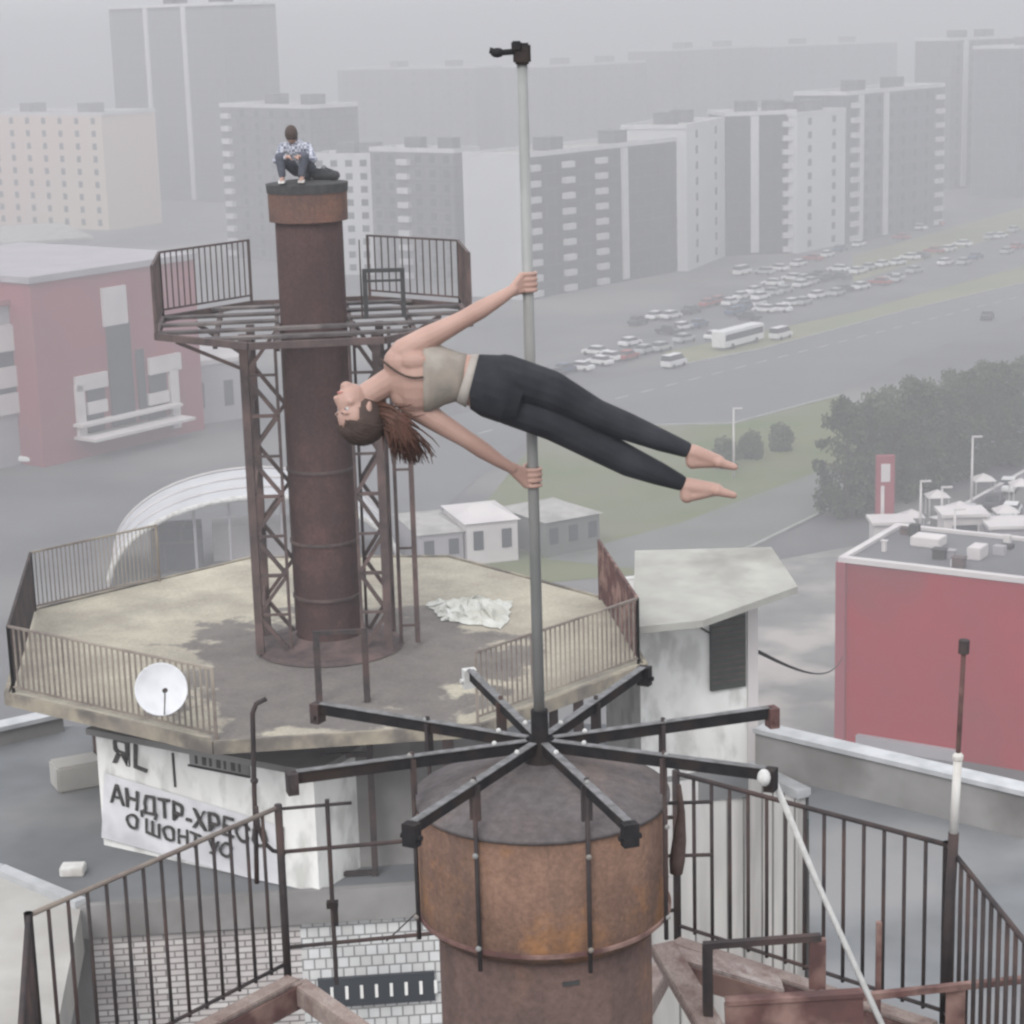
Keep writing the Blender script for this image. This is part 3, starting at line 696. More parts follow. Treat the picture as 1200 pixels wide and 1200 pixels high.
for x, y, k_, lb in tr:
    pr = tp[k_]; o = pr[0] if not pr[1] else copy_tree(pr[0]); pr[1] = True
    o.location = at_z(x, y, 0); o.rotation_euler = (0,0,rnd.uniform(0,6)); s = rnd.uniform(.92,1.08)*(.62 if k_ == 3 else 1); o.scale = (s,s,s)
    o['label'] = lb; o['group'] = 'trees beside the avenue'

# ================================================================== THE BUILDING UNDER THE FAR CHIMNEY (roof at ZR)
ZR = 41.0
def zp(x, y, z=ZR): return at_z(x, y, z)
bh = empty('boiler_house', at_z(600, 1030, ZR)*1.0, 'pale brick boiler house whose flat grey roof carries the far chimney', 'building')
bh.location.z = 0
FL, FRr = zp(100,1062), zp(500,1036)
fh_ = Facade((100,1062),(500,1036), ZR)
back = [zp(-160,905), zp(60,852), zp(330,838), zp(750,850), zp(888,897), zp(1205,975), zp(1500,1048)]
NF = fh_.P(fh_.L*1.32, ZR, 0)
front = [zp(1500,1330), zp(950,1330), zp(948,930), zp(890,902), zp(752,918), NF, zp(100,1062), zp(0,1022), zp(-200,990)]
MB().prism([(p.x,p.y) for p in back+front], ZR-.4, ZR).build('roof', 'roof', bh, recalc=True)
# brick wall below the roof edge
b = MB(); fh_.slab(b, .02, fh_.L*.62, 0, ZR-.403, -.4, 0); b.build('brick_wall', 'brick', bh)
b = MB(); fh_.slab(b, fh_.L*.62, fh_.L*1.32, 0, ZR-.403, -.4, .003); b.build('tiled_wall', 'tile', bh)
b = MB(); fh_.slab(b, -.1, fh_.L*1.32, ZR-.4, ZR+.05, .003, .12); b.build('eaves', 'concrete', bh)
b = MB(); fh_.pxslab(b, 372, 1146, 510, 1170, .006, .06); b.build('window_band', 'darkglass', bh)
s0, z0 = fh_.hit(372, 1170); s1, z1 = fh_.hit(510, 1146)
for i in range(9):
    s = s0+(s1-s0)*i/8; b = MB(); fh_.slab(b, s-.02, s+.02, z0, z1, .063, .09); b.build('mullion', 'stucco', bh)
# pale lower slab at the left edge
b = MB(); ps = [zp(-300,985,ZR+.004), zp(0,1024,ZR+.004), zp(95,1064,ZR+.004), zp(50,1290,ZR+.004), zp(-300,1290,ZR+.004)]
b.prism([(p.x,p.y) for p in ps], ZR-.6, ZR+.02); b.build('side_roof', 'paleroof', bh, recalc=True)
b = MB()
for a_, c_ in ((ps[0],ps[1]),(ps[1],ps[2])): b.bar(a_+Vector((0,0,.06)), c_+Vector((0,0,.06)), .18, .1)
b.build('edge_strip', 'coping', bh)
# body of the building below
inn = [(p.x, p.y) for p in [zp(-150,915), zp(60,862), zp(330,848), zp(750,840), zp(884,879), zp(1205,985), zp(1300,1330), zp(958,1330), zp(958,932), zp(891,898), zp(884,890), zp(770,904)]]+[(fh_.P(fh_.L*1.3,0,-.5).x, fh_.P(fh_.L*1.3,0,-.5).y), (fh_.P(.2,0,-.5).x, fh_.P(.2,0,-.5).y)]
MB().prism(inn, 0, ZR-.45).build('core_wall', 'concrete', bh, recalc=True)
# parapet along the far right edge: upstand with coping
def upstand(a, c, h, mt1, name, th=.22):
    b = MB(); b.bar(a+Vector((0,0,h/2)), c+Vector((0,0,h/2)), th, h); b.build(name, mt1, bh)
    b = MB(); b.bar(a+Vector((0,0,h+.04)), c+Vector((0,0,h+.04)), th+.12, .07); b.build('coping', 'coping', bh)
upstand(zp(890,902), zp(1205,980), .62, 'concrete', 'parapet')
upstand(zp(-160,908), zp(72,855), .25, 'concrete', 'parapet')
# stair tower (white hut with louvre)
fs_ = Facade((752,915),(886,893), ZR)
stt = empty('stair_tower', fs_.P(fs_.L/2, ZR, -1), 'whitewashed rooftop stair tower with dark louvre window and sloping pale felt roof', 'building')
_, zt = fs_.hit(760, 700); sR, _ = fs_.hit(886, 800)
b = MB(); fs_.slab(b, 0, sR-.15, ZR-9, zt-.03, -1.3, 0); b.build('wall', 'stucco', stt)
b = MB(); fs_.slab(b, sR-.15, sR+.02, ZR-9, zt+.1, -.3, .03); b.build('corner_post', 'offwhite', stt)
b = MB(); fs_.pxslab(b, 831, 712, 872, 803, .003, .06); b.build('louvre', 'louvre', stt)
s0, z0 = fs_.hit(831, 803); s1, z1 = fs_.hit(872, 712)
b = MB()
for i in range(12):
    z = z0+(z1-z0)*(i+.5)/12; fs_.slab(b, s0+.02, s1-.02, z-.01, z+.01, .063, .085)
b.build('louvre_slat', 'lattice', stt)
# roof: sloping slab polygon
rp = [(742,735,zt),(824,727,zt+.01),(935,687,zt+.10),(904,641,zt+.32),(744,645,zt+.30)]
top = [at_z(x, y, z) for x, y, z in rp]
b = MB(); n = 5; b.add(top+[p-Vector((0,0,.1)) for p in top], [tuple(range(n)), tuple(range(2*n-1,n-1,-1))]+[(i, n+i, n+(i+1)%n, (i+1)%n) for i in range(n)])
b.build('roof', 'cream', stt, recalc=True)
b = MB(); q0 = fs_.P(.5, zt-.35, .03); b.path([q0, q0+fs_.u*.35+Vector((0,0,-.12)), q0+fs_.u*.6+Vector((0,0,-.3)), q0+fs_.u*.95+Vector((0,0,-.42))], .015, 6); b.build('cable', 'black', stt)
# lower pale clad wall beside the stair tower seen through the near railing
b = MB(); fs_.slab(b, -.2, sR+.02, 0, ZR-.03, .06, .2); b.build('clad_wall', 'panel', bh)
fw2 = Facade((887,899),(948,930), ZR)
b = MB(); fw2.slab(b, .02, fw2.L, 0, ZR-.03, .06, .2); b.build('clad_wall', 'panel', bh)
b = MB(); fw2.slab(b, 0, fw2.L+.05, ZR-.027, ZR+.1, .0, .24); b.build('coping', 'coping', bh)
for f_, e_ in ((fs_, sR), (fw2, fw2.L)):
    for i in range(int(e_/.27)):
        s_ = e_-.06-i*.27; b = MB(); f_.slab(b, s_, s_+.02, 30, ZR-.05, .203, .225); b.build('panel_joint', 'concrete', bh)

# sagging cable from the stair tower to the red building
a = fs_.P(fs_.L+.1, zt-1.1, -.1); c = fR.P(.3, 6.5, .1); pts = []
for i in range(21):
    t = i/20; p = a.lerp(c, t); p.z -= 5.0*t*(1-t)*.6; pts.append(p)
own_origin(tag(MB().path(pts, .03, 6).build('power_cable', 'black'), 'black sagging cable from the stair tower to the red building', 'cable'))

# rooftop shed with graffiti and banner
fw = Facade((122,990),(345,1040), ZR)
sh = empty('rooftop_shed', fw.P(fw.L/2, ZR, -1), 'low whitewashed rooftop shed wall with scrawled black letters below the far deck', 'shed')
_, zs = fw.hit(125, 862)
b = MB(); fw.slab(b, 0, fw.L+.4, ZR, zs, -1.6, 0); b.build('wall', 'stucco', sh)
b = MB(); fw.slab(b, -.08, fw.L+.48, zs+.003, zs+.09, -1.7, .1); b.build('roof', 'concrete', sh)
def lettering(txt, f, x0, y0, hpx, mt, parent, out, shear=0, name='lettering', wscale=1.0, rot=0, drop=0):
    cu = bpy.data.curves.new(name, 'FONT'); cu.body = txt; cu.size = 1; cu.offset = .004; cu.extrude = .012
    o = bpy.data.objects.new('tmp_text', cu); COL.objects.link(o)
    me = bpy.data.meshes.new_from_object(o.evaluated_get(bpy.context.evaluated_depsgraph_get()))
    bpy.data.objects.remove(o)
    s0, z0 = f.hit(x0, y0); _, z1 = f.hit(x0, y0-hpx); sc = (z1-z0)/.7
    base = wloc(parent); ca, sa = math.cos(rot), math.sin(rot)
    for v in me.vertices:
        x, y = v.co.x*sc*wscale, v.co.y*sc
        x, y = x+.012*math.sin(y*31+x*9)+random.uniform(-.003,.003), y+.012*math.sin(x*7.3)+.006*math.sin(x*19)+random.uniform(-.003,.003)
        x, y = x*ca-y*sa, x*sa+y*ca
        v.co = f.P(s0+x, z0+y, out+v.co.z)-base
    me.materials.clear(); me.materials.append(MT[mt])
    q = bpy.data.objects.new(name, me); COL.objects.link(q); q.parent = parent; return q
lettering('ЯL', fw, 132, 893, 28, 'paint', sh, .016, wscale=1.1, rot=-.05)
b = MB(); s_, z_ = fw.hit(203, 882); s2_, z2_ = fw.hit(206, 922); b.bar(fw.P(s_, z_, .012), fw.P(s2_, z2_, .012), .035, .012); b.build('paint_stroke', 'paint', sh)
sgn = empty('shop_sign', fw.P(fw.L*.62, zs-.3, .05), 'narrow dark framed sign board fixed on the whitewashed shed wall', 'sign')
s0, z0 = fw.hit(224, 896); s1, z1 = fw.hit(292, 878)
zc = (z0+z1)/2
b = MB(); fw.slab(b, s0, s1, z1-.36, z1-.12, .003, .03); b.build('board', 'concrete', sgn)
b = MB()
for zz in (z1-.37, z1-.12): fw.slab(b, s0-.02, s1+.02, zz-.012, zz+.012, .03, .05)
b.build('frame', 'black', sgn)
for i in range(7):
    ss = s0+.10+(s1-s0-.15)*i/7; b = MB(); fw.slab(b, ss, ss+.035+.03*(i%2), z1-.33, z1-.17+.02*(i%3), .031, .04); b.build('letter_stroke', 'paint', sgn)
bn = empty('banner', fw.P(fw.L*.4, ZR+.1, .04), 'white hanging banner with black hand-painted Cyrillic lettering below the satellite dish', 'banner')
cs = [fw.hit(124, 905), fw.hit(334, 968), fw.hit(334, 1038), fw.hit(122, 980)]
b = MB(); NX, NZ = 30, 8; vs = []
for lay in (0, 1):
    for j in range(NZ+1):
        for i in range(NX+1):
            t, q = i/NX, j/NZ
            s = (cs[0][0]*(1-t)+cs[1][0]*t)*(1-q)+(cs[3][0]*(1-t)+cs[2][0]*t)*q
            z = (cs[0][1]*(1-t)+cs[1][1]*t)*(1-q)+(cs[3][1]*(1-t)+cs[2][1]*t)*q
            z = max(z, ZR+.02)
            vs.append(fw.P(s, z, .035+.012*math.sin(t*17)*math.sin(q*3)+.02*q-.008*lay))
w_ = (NX+1); fs = []
for lay in (0, 1):
    o_ = lay*w_*(NZ+1)
    for j in range(NZ):
        for i in range(NX):
            f_ = (o_+j*w_+i, o_+(j+1)*w_+i, o_+(j+1)*w_+i+1, o_+j*w_+i+1); fs.append(f_ if lay == 0 else f_[::-1])
b.add(vs, fs); b.build('cloth', 'banner', bn, smooth=True)
lettering('АНДТР-ХРЕСО', fw, 133, 938, 21, 'paint', bn, .075, wscale=.98, rot=-.07)
lettering('О ШОНТ УС', fw, 152, 967, 16, 'paint', bn, .085, wscale=1.1, rot=-.07)

# satellite dish on its post
p = at_d(188, 808, 24.45); pb = fw.P(fw.hit(214, 882)[0], zs+.09, -.02)
di = empty('satellite_dish', pb, 'round white satellite dish on a bent post above the shed', 'satellite dish')
ax = (Vector((0,0,CAMZ))-p).normalized()*.9+Vector((.15,0,.05)); ax.normalize(); e1 = ax.cross(Vector((0,0,1))).normalized(); e2 = e1.cross(ax)
def dpt(r, a, h): return p+e1*math.cos(a)*r+e2*math.sin(a)*r+ax*h
vs = []; nn = 36; rr = [(.0,.0),(.08,.004),(.16,.016),(.24,.036),(.31,.06),(.325,.066),(.325,.056),(.31,.05),(.24,.026),(.16,.006),(.08,-.006),(0,-.01)]
for r, h in rr:
    for j in range(nn): vs.append(dpt(r, 2*PI*j/nn, h))
fs = [(i*nn+j, i*nn+(j+1)%nn, (i+1)*nn+(j+1)%nn, (i+1)*nn+j) for i in range(len(rr)-1) for j in range(nn)]
MB().add(vs, fs).build('reflector', 'dish', di, smooth=True, recalc=True)
MB().path([dpt(.31,-PI/2,.06), dpt(.12,-PI/2,.25), dpt(.03,-PI/2,.33)], .01, 6).build('feed_arm', 'pole', di)
MB().tube(dpt(.03,-PI/2,.30), dpt(.03,-PI/2,.37), .03).build('receiver', 'dark', di)
MB().path([dpt(.0,0,-.01), dpt(0,0,-.12), pb+Vector((0,0,.45)), pb], .028, 8).build('post', 'pole', di, smooth=True)
MB().box(pb.x-.07,pb.x+.07,pb.y-.07,pb.y+.07,pb.z+.001,pb.z+.03).build('base_plate', 'dark', di)

# tall steel frame on the roof edge
fq = Facade((385,1029),(470,1024), ZR)
fr_ = empty('ladder_rack', fq.P(fq.L/2, ZR, 0), 'tall narrow dark steel frame standing on the roof below the far chimney', 'frame')
tops = [fq.hit(374, 742)[1], fq.hit(432, 742)[1]]
s1, _ = fq.hit(440, 1026); zt1 = tops[0]
MB().bar(fq.P(0, ZR, 0), fq.P(0, zt1, 0), .08, .08).build('post', 'dark', fr_)
MB().bar(fq.P(s1, ZR, 0), fq.P(s1, zt1, 0), .08, .08).build('post', 'dark', fr_)
for zz in (ZR+.05, ZR+1.7, zt1): MB().bar(fq.P(-.04, zz, -.003), fq.P(s1+.04, zz, -.003), .05, .06).build('crossbar', 'dark', fr_)
# duct box and pipes behind it
dk = fq.P(.35, ZR, -.9)
du = empty('duct_box', dk, 'pinkish sheet metal duct box behind the tall steel frame', 'duct')
MB().box(dk.x-.45,dk.x+.35,dk.y-.4,dk.y+.4,ZR,ZR+.75).build('casing', 'lavender', du, bevel=.02)
MB().box(dk.x-.52,dk.x+.42,dk.y-.47,dk.y+.47,ZR+.753,ZR+.82).build('lid', 'coping', du)
for i in range(3):
    MB().box(dk.x-.4,dk.x+.3,dk.y-.43,dk.y-.403,ZR+.15+i*.18,ZR+.2+i*.18).build('vent_slot', 'dark', du)
pg = empty('pipe_run', fq.P(.2, ZR, -1.9), 'green grey horizontal pipes running across the roof behind the steel frame', 'pipes')
for i in range(3):
    a = fq.P(-.8, ZR+.9+.14*i, -1.9-.12*i); c = fq.P(1.6, ZR+.9+.14*i, -1.9-.12*i); MB().tube(a, c, .045).build('pipe', 'pole', pg, smooth=True)
for s in (-.6, 1.4): MB().bar(fq.P(s, ZR, -1.75), fq.P(s, ZR+1.2, -1.75), .06, .06).build('support', 'dark', pg)
p = zp(86, 1024); own_origin(tag(MB().box(p.x-.16,p.x+.16,p.y-.12,p.y+.12,ZR+.001,ZR+.13).build('foam_block', 'white', bevel=.015), 'small white slab lying on the grey roof left of the banner', 'slab'))
p0, p1 = zp(64,925), zp(118,915)
own_origin(tag(MB().bar(p0+Vector((0,0,.2)), p1+Vector((0,0,.2)), .5, .4).build('roof_kerb_box', 'paleroof', bevel=.03), 'low pale concrete upstand left of the shed wall', 'upstand'))

# ================================================================== TOWER B (far chimney)
XB = at_d(378, 580, 28.4); BX, BY = XB.x, 28.4
ROTB = R(6)
def octv(cx, cy, w, rot, k):      # k-th vertex, angles 22.5+45k
    rr = w/math.cos(PI/8); a = rot+PI/8+k*PI/4; return Vector((cx+rr*math.cos(a), cy+rr*math.sin(a), 0))
def side(cx, cy, w, rot, phi):    # side whose outward direction is phi degrees
    k_ = int(round(phi/45))-1; return octv(cx, cy, w, rot, k_), octv(cx, cy, w, rot, k_+1)
tb = empty('far_chimney', (BX, BY, ZR), 'far rust brown chimney with lattice legs, slatted upper platform and wide lower octagonal deck', 'chimney')
ZBT = at_d(360, 214, BY).z; 
MB().lathe((BX,BY,0), [(0,ZR),(.455,ZR),(.455,ZBT-.5),(.47,ZBT-.49),(0,ZBT-.49)], 48).build('pipe', 'pipeB', tb, smooth=False)
MB().lathe((BX,BY,0), [(.455,ZBT-.50),(.53,ZBT-.50),(.535,ZBT-.12),(.53,ZBT-.12),(.0,ZBT-.12)], 48).build('collar', 'capB', tb)
MB().lathe((BX,BY,0), [(.42,ZBT-.118),(.545,ZBT-.118),(.555,ZBT),(.3,ZBT+.035),(0,ZBT+.04)], 48).build('rim', 'soot', tb)
for yy in (555, 640, 705):
    z = at_d(380, yy, BY-.46).z; MB().lathe((BX,BY,0), [(.457,z-.02),(.485,z-.02),(.485,z+.02),(.457,z+.02)], 40).build('band', 'lattice', tb)
ZD1 = at_d(370, 372, BY).z; ZD2 = at_d(382, 757, BY).z
# upper platform
w1 = 2.08
ring = MB()
for k_ in range(8):
    a, c = octv(BX,BY,w1,ROTB,k_), octv(BX,BY,w1,ROTB,k_+1); a.z = c.z = ZD1-.045
    ring.bar(a, c, .06, .09)
ring.build('platform_ring', 'lattice', tb)
sl = MB()
for i in range(-2, 3):
    y = i*.74
    if abs(y) > w1-.06: continue
    # half length of the octagon at this y
    hx = w1-.03 if abs(y) < w1*.414 else w1-.03-(abs(y)-w1*.414)
    spans = [(-hx, hx)] if abs(y) > .52 else [(-hx,-.50),(.50,hx)]
    for x0, x1 in spans:
        ca, sa = math.cos(ROTB), math.sin(ROTB)
        a = Vector((BX+x0*ca-y*sa, BY+x0*sa+y*ca, ZD1-.02)); c = Vector((BX+x1*ca-y*sa, BY+x1*sa+y*ca, ZD1-.02))
        sl.bar(a, c, .20, .035)
sl.build('slatted_floor', 'plank', tb)
jo = MB()
for x in (-1.3,-.5,.5,1.3):
    hy = w1-.05 if abs(x) < w1*.414 else w1-.05-(abs(x)-w1*.414)
    ca, sa = math.cos(ROTB), math.sin(ROTB)
    jo.bar(Vector((BX+x*ca+hy*sa, BY+x*sa-hy*ca, ZD1-.09)), Vector((BX+x*ca-hy*sa, BY+x*sa+hy*ca, ZD1-.09)), .06, .09)
jo.build('joists', 'lattice', tb)
def railing(par, cx, cy, w, rot, phi, z, h, n, mt, br=.009, name='railing', t0=0, t1=1, bars=True, toprail=.035, ends_=None):
    a, c = ends_ if ends_ else side(cx, cy, w, rot, phi); a = a.copy(); c = c.copy(); a.z = c.z = z; A = a.lerp(c, t0); C_ = a.lerp(c, t1); up = Vector((0,0,1))
    b = MB(); b.bar(A+up*h, C_+up*h, toprail, toprail*.8); b.bar(A+up*.08, C_+up*.08, toprail*.8, toprail*.7)
    for q in (A, C_): b.bar(q, q+up*(h+.01), toprail*1.15, toprail*1.15)
    for i in range(1, n):
        q = A.lerp(C_, i/n); b.bar(q+up*.08, q+up*h, br*2, br*2)
    return b.build(name, mt, par)
hB = .88
railing(tb, BX,BY,w1,ROTB,180, ZD1,hB,16,'lattice',.010)
railing(tb, BX,BY,w1,ROTB,135, ZD1,hB,16,'lattice',.009)
railing(tb, BX,BY,w1,ROTB,0, ZD1,hB,18,'lattice',.018)
railing(tb, BX,BY,w1,ROTB,45, ZD1,hB,13,'lattice',.010)
# hoop frame and aerial
q = at_d(449, 345, BY-.2)
b = MB(); x0, x1 = q.x-.24, q.x+.27; yq = BY-.2
b.bar((x0,yq,ZD1),(x0,yq,ZD1+.62),.06,.06); b.bar((x1,yq,ZD1),(x1,yq,ZD1+.62),.06,.06); b.bar((x0-.03,yq,ZD1+.64),(x1+.03,yq,ZD1+.64),.07,.05); b.bar((x0+.03,yq,ZD1+.50),(x1-.03,yq,ZD1+.50),.04,.03)
b.build('hatch_frame', 'soot', tb)
MB().tube((x0-.06,yq+.1,ZD1),(x0-.06,yq+.1,ZD1+1.05),.014,.008).build('aerial', 'dark', tb)
# lattice legs: twin chords either side with zigzag
zt_, zb_ = ZD1-.14, ZD2+.05
for sx, xo, xi in ((-1, -.93, -.50), (1, .86, .50)):
    for yo in (-.45, .45):
        b = MB(); b.bar((BX+xo,BY+yo,zb_),(BX+xo,BY+yo,zt_),.11,.11); b.build('leg', 'lattice', tb)
        b = MB(); b.bar((BX+xi,BY+yo,zb_),(BX+xi,BY+yo,zt_),.04,.04); b.build('inner_chord', 'lattice', tb)
        b = MB(); nz = 4; dz = (zt_-zb_)/nz
        for i in range(nz):
            z0, z1, zm = zb_+i*dz, zb_+(i+1)*dz, zb_+(i+.5)*dz
            b.bar((BX+xi,BY+yo,z0),(BX+xo,BY+yo,zm),.055,.05); b.bar((BX+xo,BY+yo,zm),(BX+xi,BY+yo,z1),.055,.05)
            if yo < 0: b.bar((BX+xi,BY+yo,z0),(BX+xo,BY+yo,z0),.04,.045); b.bar((BX+xi,BY+yo,zm),(BX+xo,BY+yo,zm),.03,.035)
        b.build('bracing', 'lattice', tb)
    b = MB()
    for i in range(5):
        z = zb_+(i+.5)*(zt_-zb_)/5; b.bar((BX+xo,BY-.42,z-.3),(BX+xo,BY+.42,z+.3),.04,.04)
    b.build('bracing', 'lattice', tb)
b = MB(); b.bar((BX+1.25,BY-.1,zb_-.0),(BX+1.25,BY-.1,zt_),.07,.07); b.bar((BX+1.02,BY-.1,zb_),(BX+1.02,BY-.1,zt_),.05,.05)
for i in range(4):
    z = zb_+.25+i*(zt_-zb_)/4; b.bar((BX+1.02,BY-.1,z),(BX+1.25,BY-.1,z),.03,.03)
b.build('ladder', 'lattice', tb)
for dx, dy, ex, ey in ((-1.75,-.9,-.93,-.45),(1.6,-1.1,.86,-.45),(-1.75,.9,-.93,.45),(1.7,.9,.86,.45)):
    MB().bar((BX+dx,BY+dy,ZD1-.15),(BX+ex,BY+ey,ZD1-.62),.05,.05).build('knee_brace', 'lattice', tb)
# lower deck: irregular octagon
w2 = 4.18
DV = [at_z(x, y, ZD2) for x, y in ((752,778),(706,702),(525,653),(296,654),(38,716),(12,812),(252,868),(562,848))]
DC = Vector((BX, BY, ZD2))
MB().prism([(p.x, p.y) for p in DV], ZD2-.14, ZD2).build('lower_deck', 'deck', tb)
ring = MB()
for k_ in range(8):
    a, c = DV[k_], DV[(k_+1)%8]; a = DC+(a-DC)*1.012; c = DC+(c-DC)*1.012; a.z = c.z = ZD2-.07
    ring.bar(a, c, .06, .17)
ring.build('deck_edge', 'deckedge', tb)
MB().prism([(octv(BX,BY,2.3,ROTB,k_).x, octv(BX,BY,2.3,ROTB,k_).y) for k_ in range(8)], ZR, ZD2-.143).build('pedestal', 'concrete', tb)
for k_ in (0,1,2,3,4,7):
    a = DC+(DV[k_]-DC)*.8; MB().bar((a.x,a.y,ZR),(a.x,a.y,ZD2-.143),.14,.14).build('deck_post', 'lattice', tb)
hB2 = .92
for k_, n, mt, br, t1 in ((4,40,'dark',.014,1),(5,36,'barsL',.013,1),(3,30,'barsL',.007,.55),(7,34,'barsL',.012,1),(0,44,'rust',.014,1)):
    a, c = DV[k_], DV[(k_+1)%8]; a = DC+(a-DC)*.99; c = DC+(c-DC)*.99
    if k_ == 3: a = c.lerp(a, t1)
    railing(tb, BX,BY,w2,ROTB,0,ZD2,hB2,n,mt,br, ends_=(a, c))
# base ring of debris around the chimney foot
MB().lathe((BX,BY,0), [(.47,ZD2+.015),(1.05,ZD2+.015),(1.0,ZD2+.07),(.7,ZD2+.11),(.47,ZD2+.2)], 24).build('foot_flange', 'lattice', tb)
# crumpled tarp on the deck
def crumple(name, pxs, z, mt, label, cat, h=.12, seed=1):
    rn = random.Random(seed); c = sum((at_z(x,y,z) for x,y in pxs), Vector())/len(pxs); vs = []; N_ = 14
    def inside(t, q):
        a = at_z(*pxs[0],z).lerp(at_z(*pxs[1],z), t); d = at_z(*pxs[3],z).lerp(at_z(*pxs[2],z), t); return a.lerp(d, q)
    for j in range(N_+1):
        for i in range(N_+1):
            p = inside(i/N_, j/N_); e = min(i, N_-i, j, N_-j)/N_
            p.z = z+.014+h*min(1, e*5)*rn.uniform(.15,1); p.x += rn.uniform(-.04,.04); p.y += rn.uniform(-.06,.06); vs.append(p)
    fs = [(j*(N_+1)+i, j*(N_+1)+i+1, (j+1)*(N_+1)+i+1, (j+1)*(N_+1)+i) for j in range(N_) for i in range(N_)]
    return own_origin(tag(MB().add(vs, fs).build(name, mt, recalc=True), label, cat))
crumple('tarpaulin', [(498,708),(602,706),(590,738),(520,728)], ZD2, 'tarp', 'crumpled white tarpaulin on the lower deck right of the lattice legs', 'tarpaulin', .2)

# ================================================================== TOWER A (near chimney)
AX, AY = at_d(633, 873, 8.3).x, 8.3
ZS = at_d(633, 873, AY).z       # plane of the spokes
ROTA = R(8)
ta = empty('near_chimney', (AX, AY, ZS-6), 'near rusty chimney drum with eight black spokes on its cap, at the bottom centre', 'chimney')
RD = .535; ZC = ZS-.215; ZL = ZC-.50
MB().lathe((AX,AY,0), [(.45,0),(.455,ZL-.06),(.44,ZL-.04)], 64).build('pipe', 'pipe', ta, smooth=True)
MB().lathe((AX,AY,0), [(.44,ZL-.04),(.50,ZL-.045),(.525,ZL),(.53,ZL+.012),(.53,ZC-.01),(.50,ZC)], 72).build('drum', 'drum', ta, smooth=True)
MB().lathe((AX,AY,0), [(.50,ZC-.012),(RD+.006,ZC-.012),(RD+.006,ZC+.006),(.40,ZC+.065),(.2,ZC+.125),(.06,ZC+.15),(0,ZC+.15)], 72).build('cap', 'cap', ta, smooth=True)
MB().lathe((AX,AY,0), [(.531,ZL-.005),(.541,ZL-.003),(.541,ZL+.012),(.531,ZL+.014)], 72).build('lower_band', 'rust', ta)
MB().lathe((AX,AY,0), [(0,ZC+.14),(.075,ZC+.14),(.06,ZS-.03),(.042,ZS+.0),(.036,ZS+.02),(.036,ZS+.155),(0,ZS+.155)], 24).build('hub', 'black', ta, smooth=False)
ends = [(905,835),(755,787),(550,790),(372,830),(342,912),(482,972),(738,972),(903,908)]
SA = []
for (x, y) in ends:
    p = at_z(x, y, ZS); SA.append(math.atan2(p.y-AY, p.x-AX))
import statistics
# eight equal spokes, at the mean phase of the measured ends
ph = statistics.mean([(a % (PI/4)) for a in SA])
LS = statistics.mean([math.hypot(at_z(x,y,ZS).x-AX, at_z(x,y,ZS).y-AY) for x, y in ends])
for i, a in enumerate(SA):
    d = Vector((math.cos(a), math.sin(a), 0)); c = Vector((AX, AY, ZS)); sd = Vector((-d.y, d.x, 0))
    Le = (at_z(*ends[i], ZS)-c).length
    b = MB(); b.bar(c+d*.035, c+d*Le, .012, .052)
    sp = b.build('spoke', 'black', ta)
    MB().bar(c+d*.06+Vector((0,0,.0275)), c+d*(Le-.02)+Vector((0,0,.0275)), .034, .004).build('flange', 'edge', sp)
    # end clamp
    e = c+d*Le; mt = {0:'rust',1:'black',2:'strap',3:'dark',4:'dark',5:'black',6:'black',7:'black'}[i]
    b = MB(); b.obox(e-Vector((0,0,.02)), d*.022, sd*.03, Vector((0,0,.045))); b.tube(e-sd*.045-Vector((0,0,.03)), e+sd*.045-Vector((0,0,.03)), .011)
    b.build('end_clamp', mt, sp)
    # clamp rod down the drum side
    rp_ = c+d*.555
    b = MB(); b.tube((rp_.x,rp_.y,ZS+.045),(rp_.x,rp_.y,ZL-.07),.0095, n=8)
    rod = b.build('clamp_rod', 'dark', ta, smooth=True)
    for z in (ZS+.03, ZC-.07, ZL+.03): MB().ball((rp_.x+d.x*.008, rp_.y+d.y*.008, z), .0125, 8).build('nut', 'pole', rod)
    b = MB(); b.obox(Vector((rp_.x,rp_.y,ZS-.06))-d*.004, d*.008, sd*.022, Vector((0,0,.075))); b.build('bracket', 'dark', rod)
    q = c+d*.2; b = MB(); b.ball((q.x,q.y,ZS+.034), .011, 8); b.build('bolt', 'strap', sp)
# slot near the pipe top
a = R(-78); d = Vector((math.cos(a), math.sin(a), 0)); sd = Vector((-d.y,d.x,0))
b = MB(); b.obox(Vector((AX,AY,ZL-.155))+d*.456, d*.004, sd*.035, Vector((0,0,.009))); b.build('slot', 'soot', ta)
# bundle hanging at the drum's right
b = MB(); q = Vector((AX+.583, AY+.05, ZC-.2)); b.path([q+Vector((0,0,.2)), q+Vector((.01,0,.08)), q+Vector((0,.0,-.05)), q+Vector((-.01,0,-.14)), q+Vector((-.015,0,-.2))], [.010,.016,.030,.034,.028], 10)
b.build('hanging_bracket', 'pipe', ta, smooth=True)
for zz in (-.12,.12): MB().tube(q+Vector((-.07,0,zz)), q+Vector((.14,0,zz)), .008).build('bracket_pin', 'dark', ta)

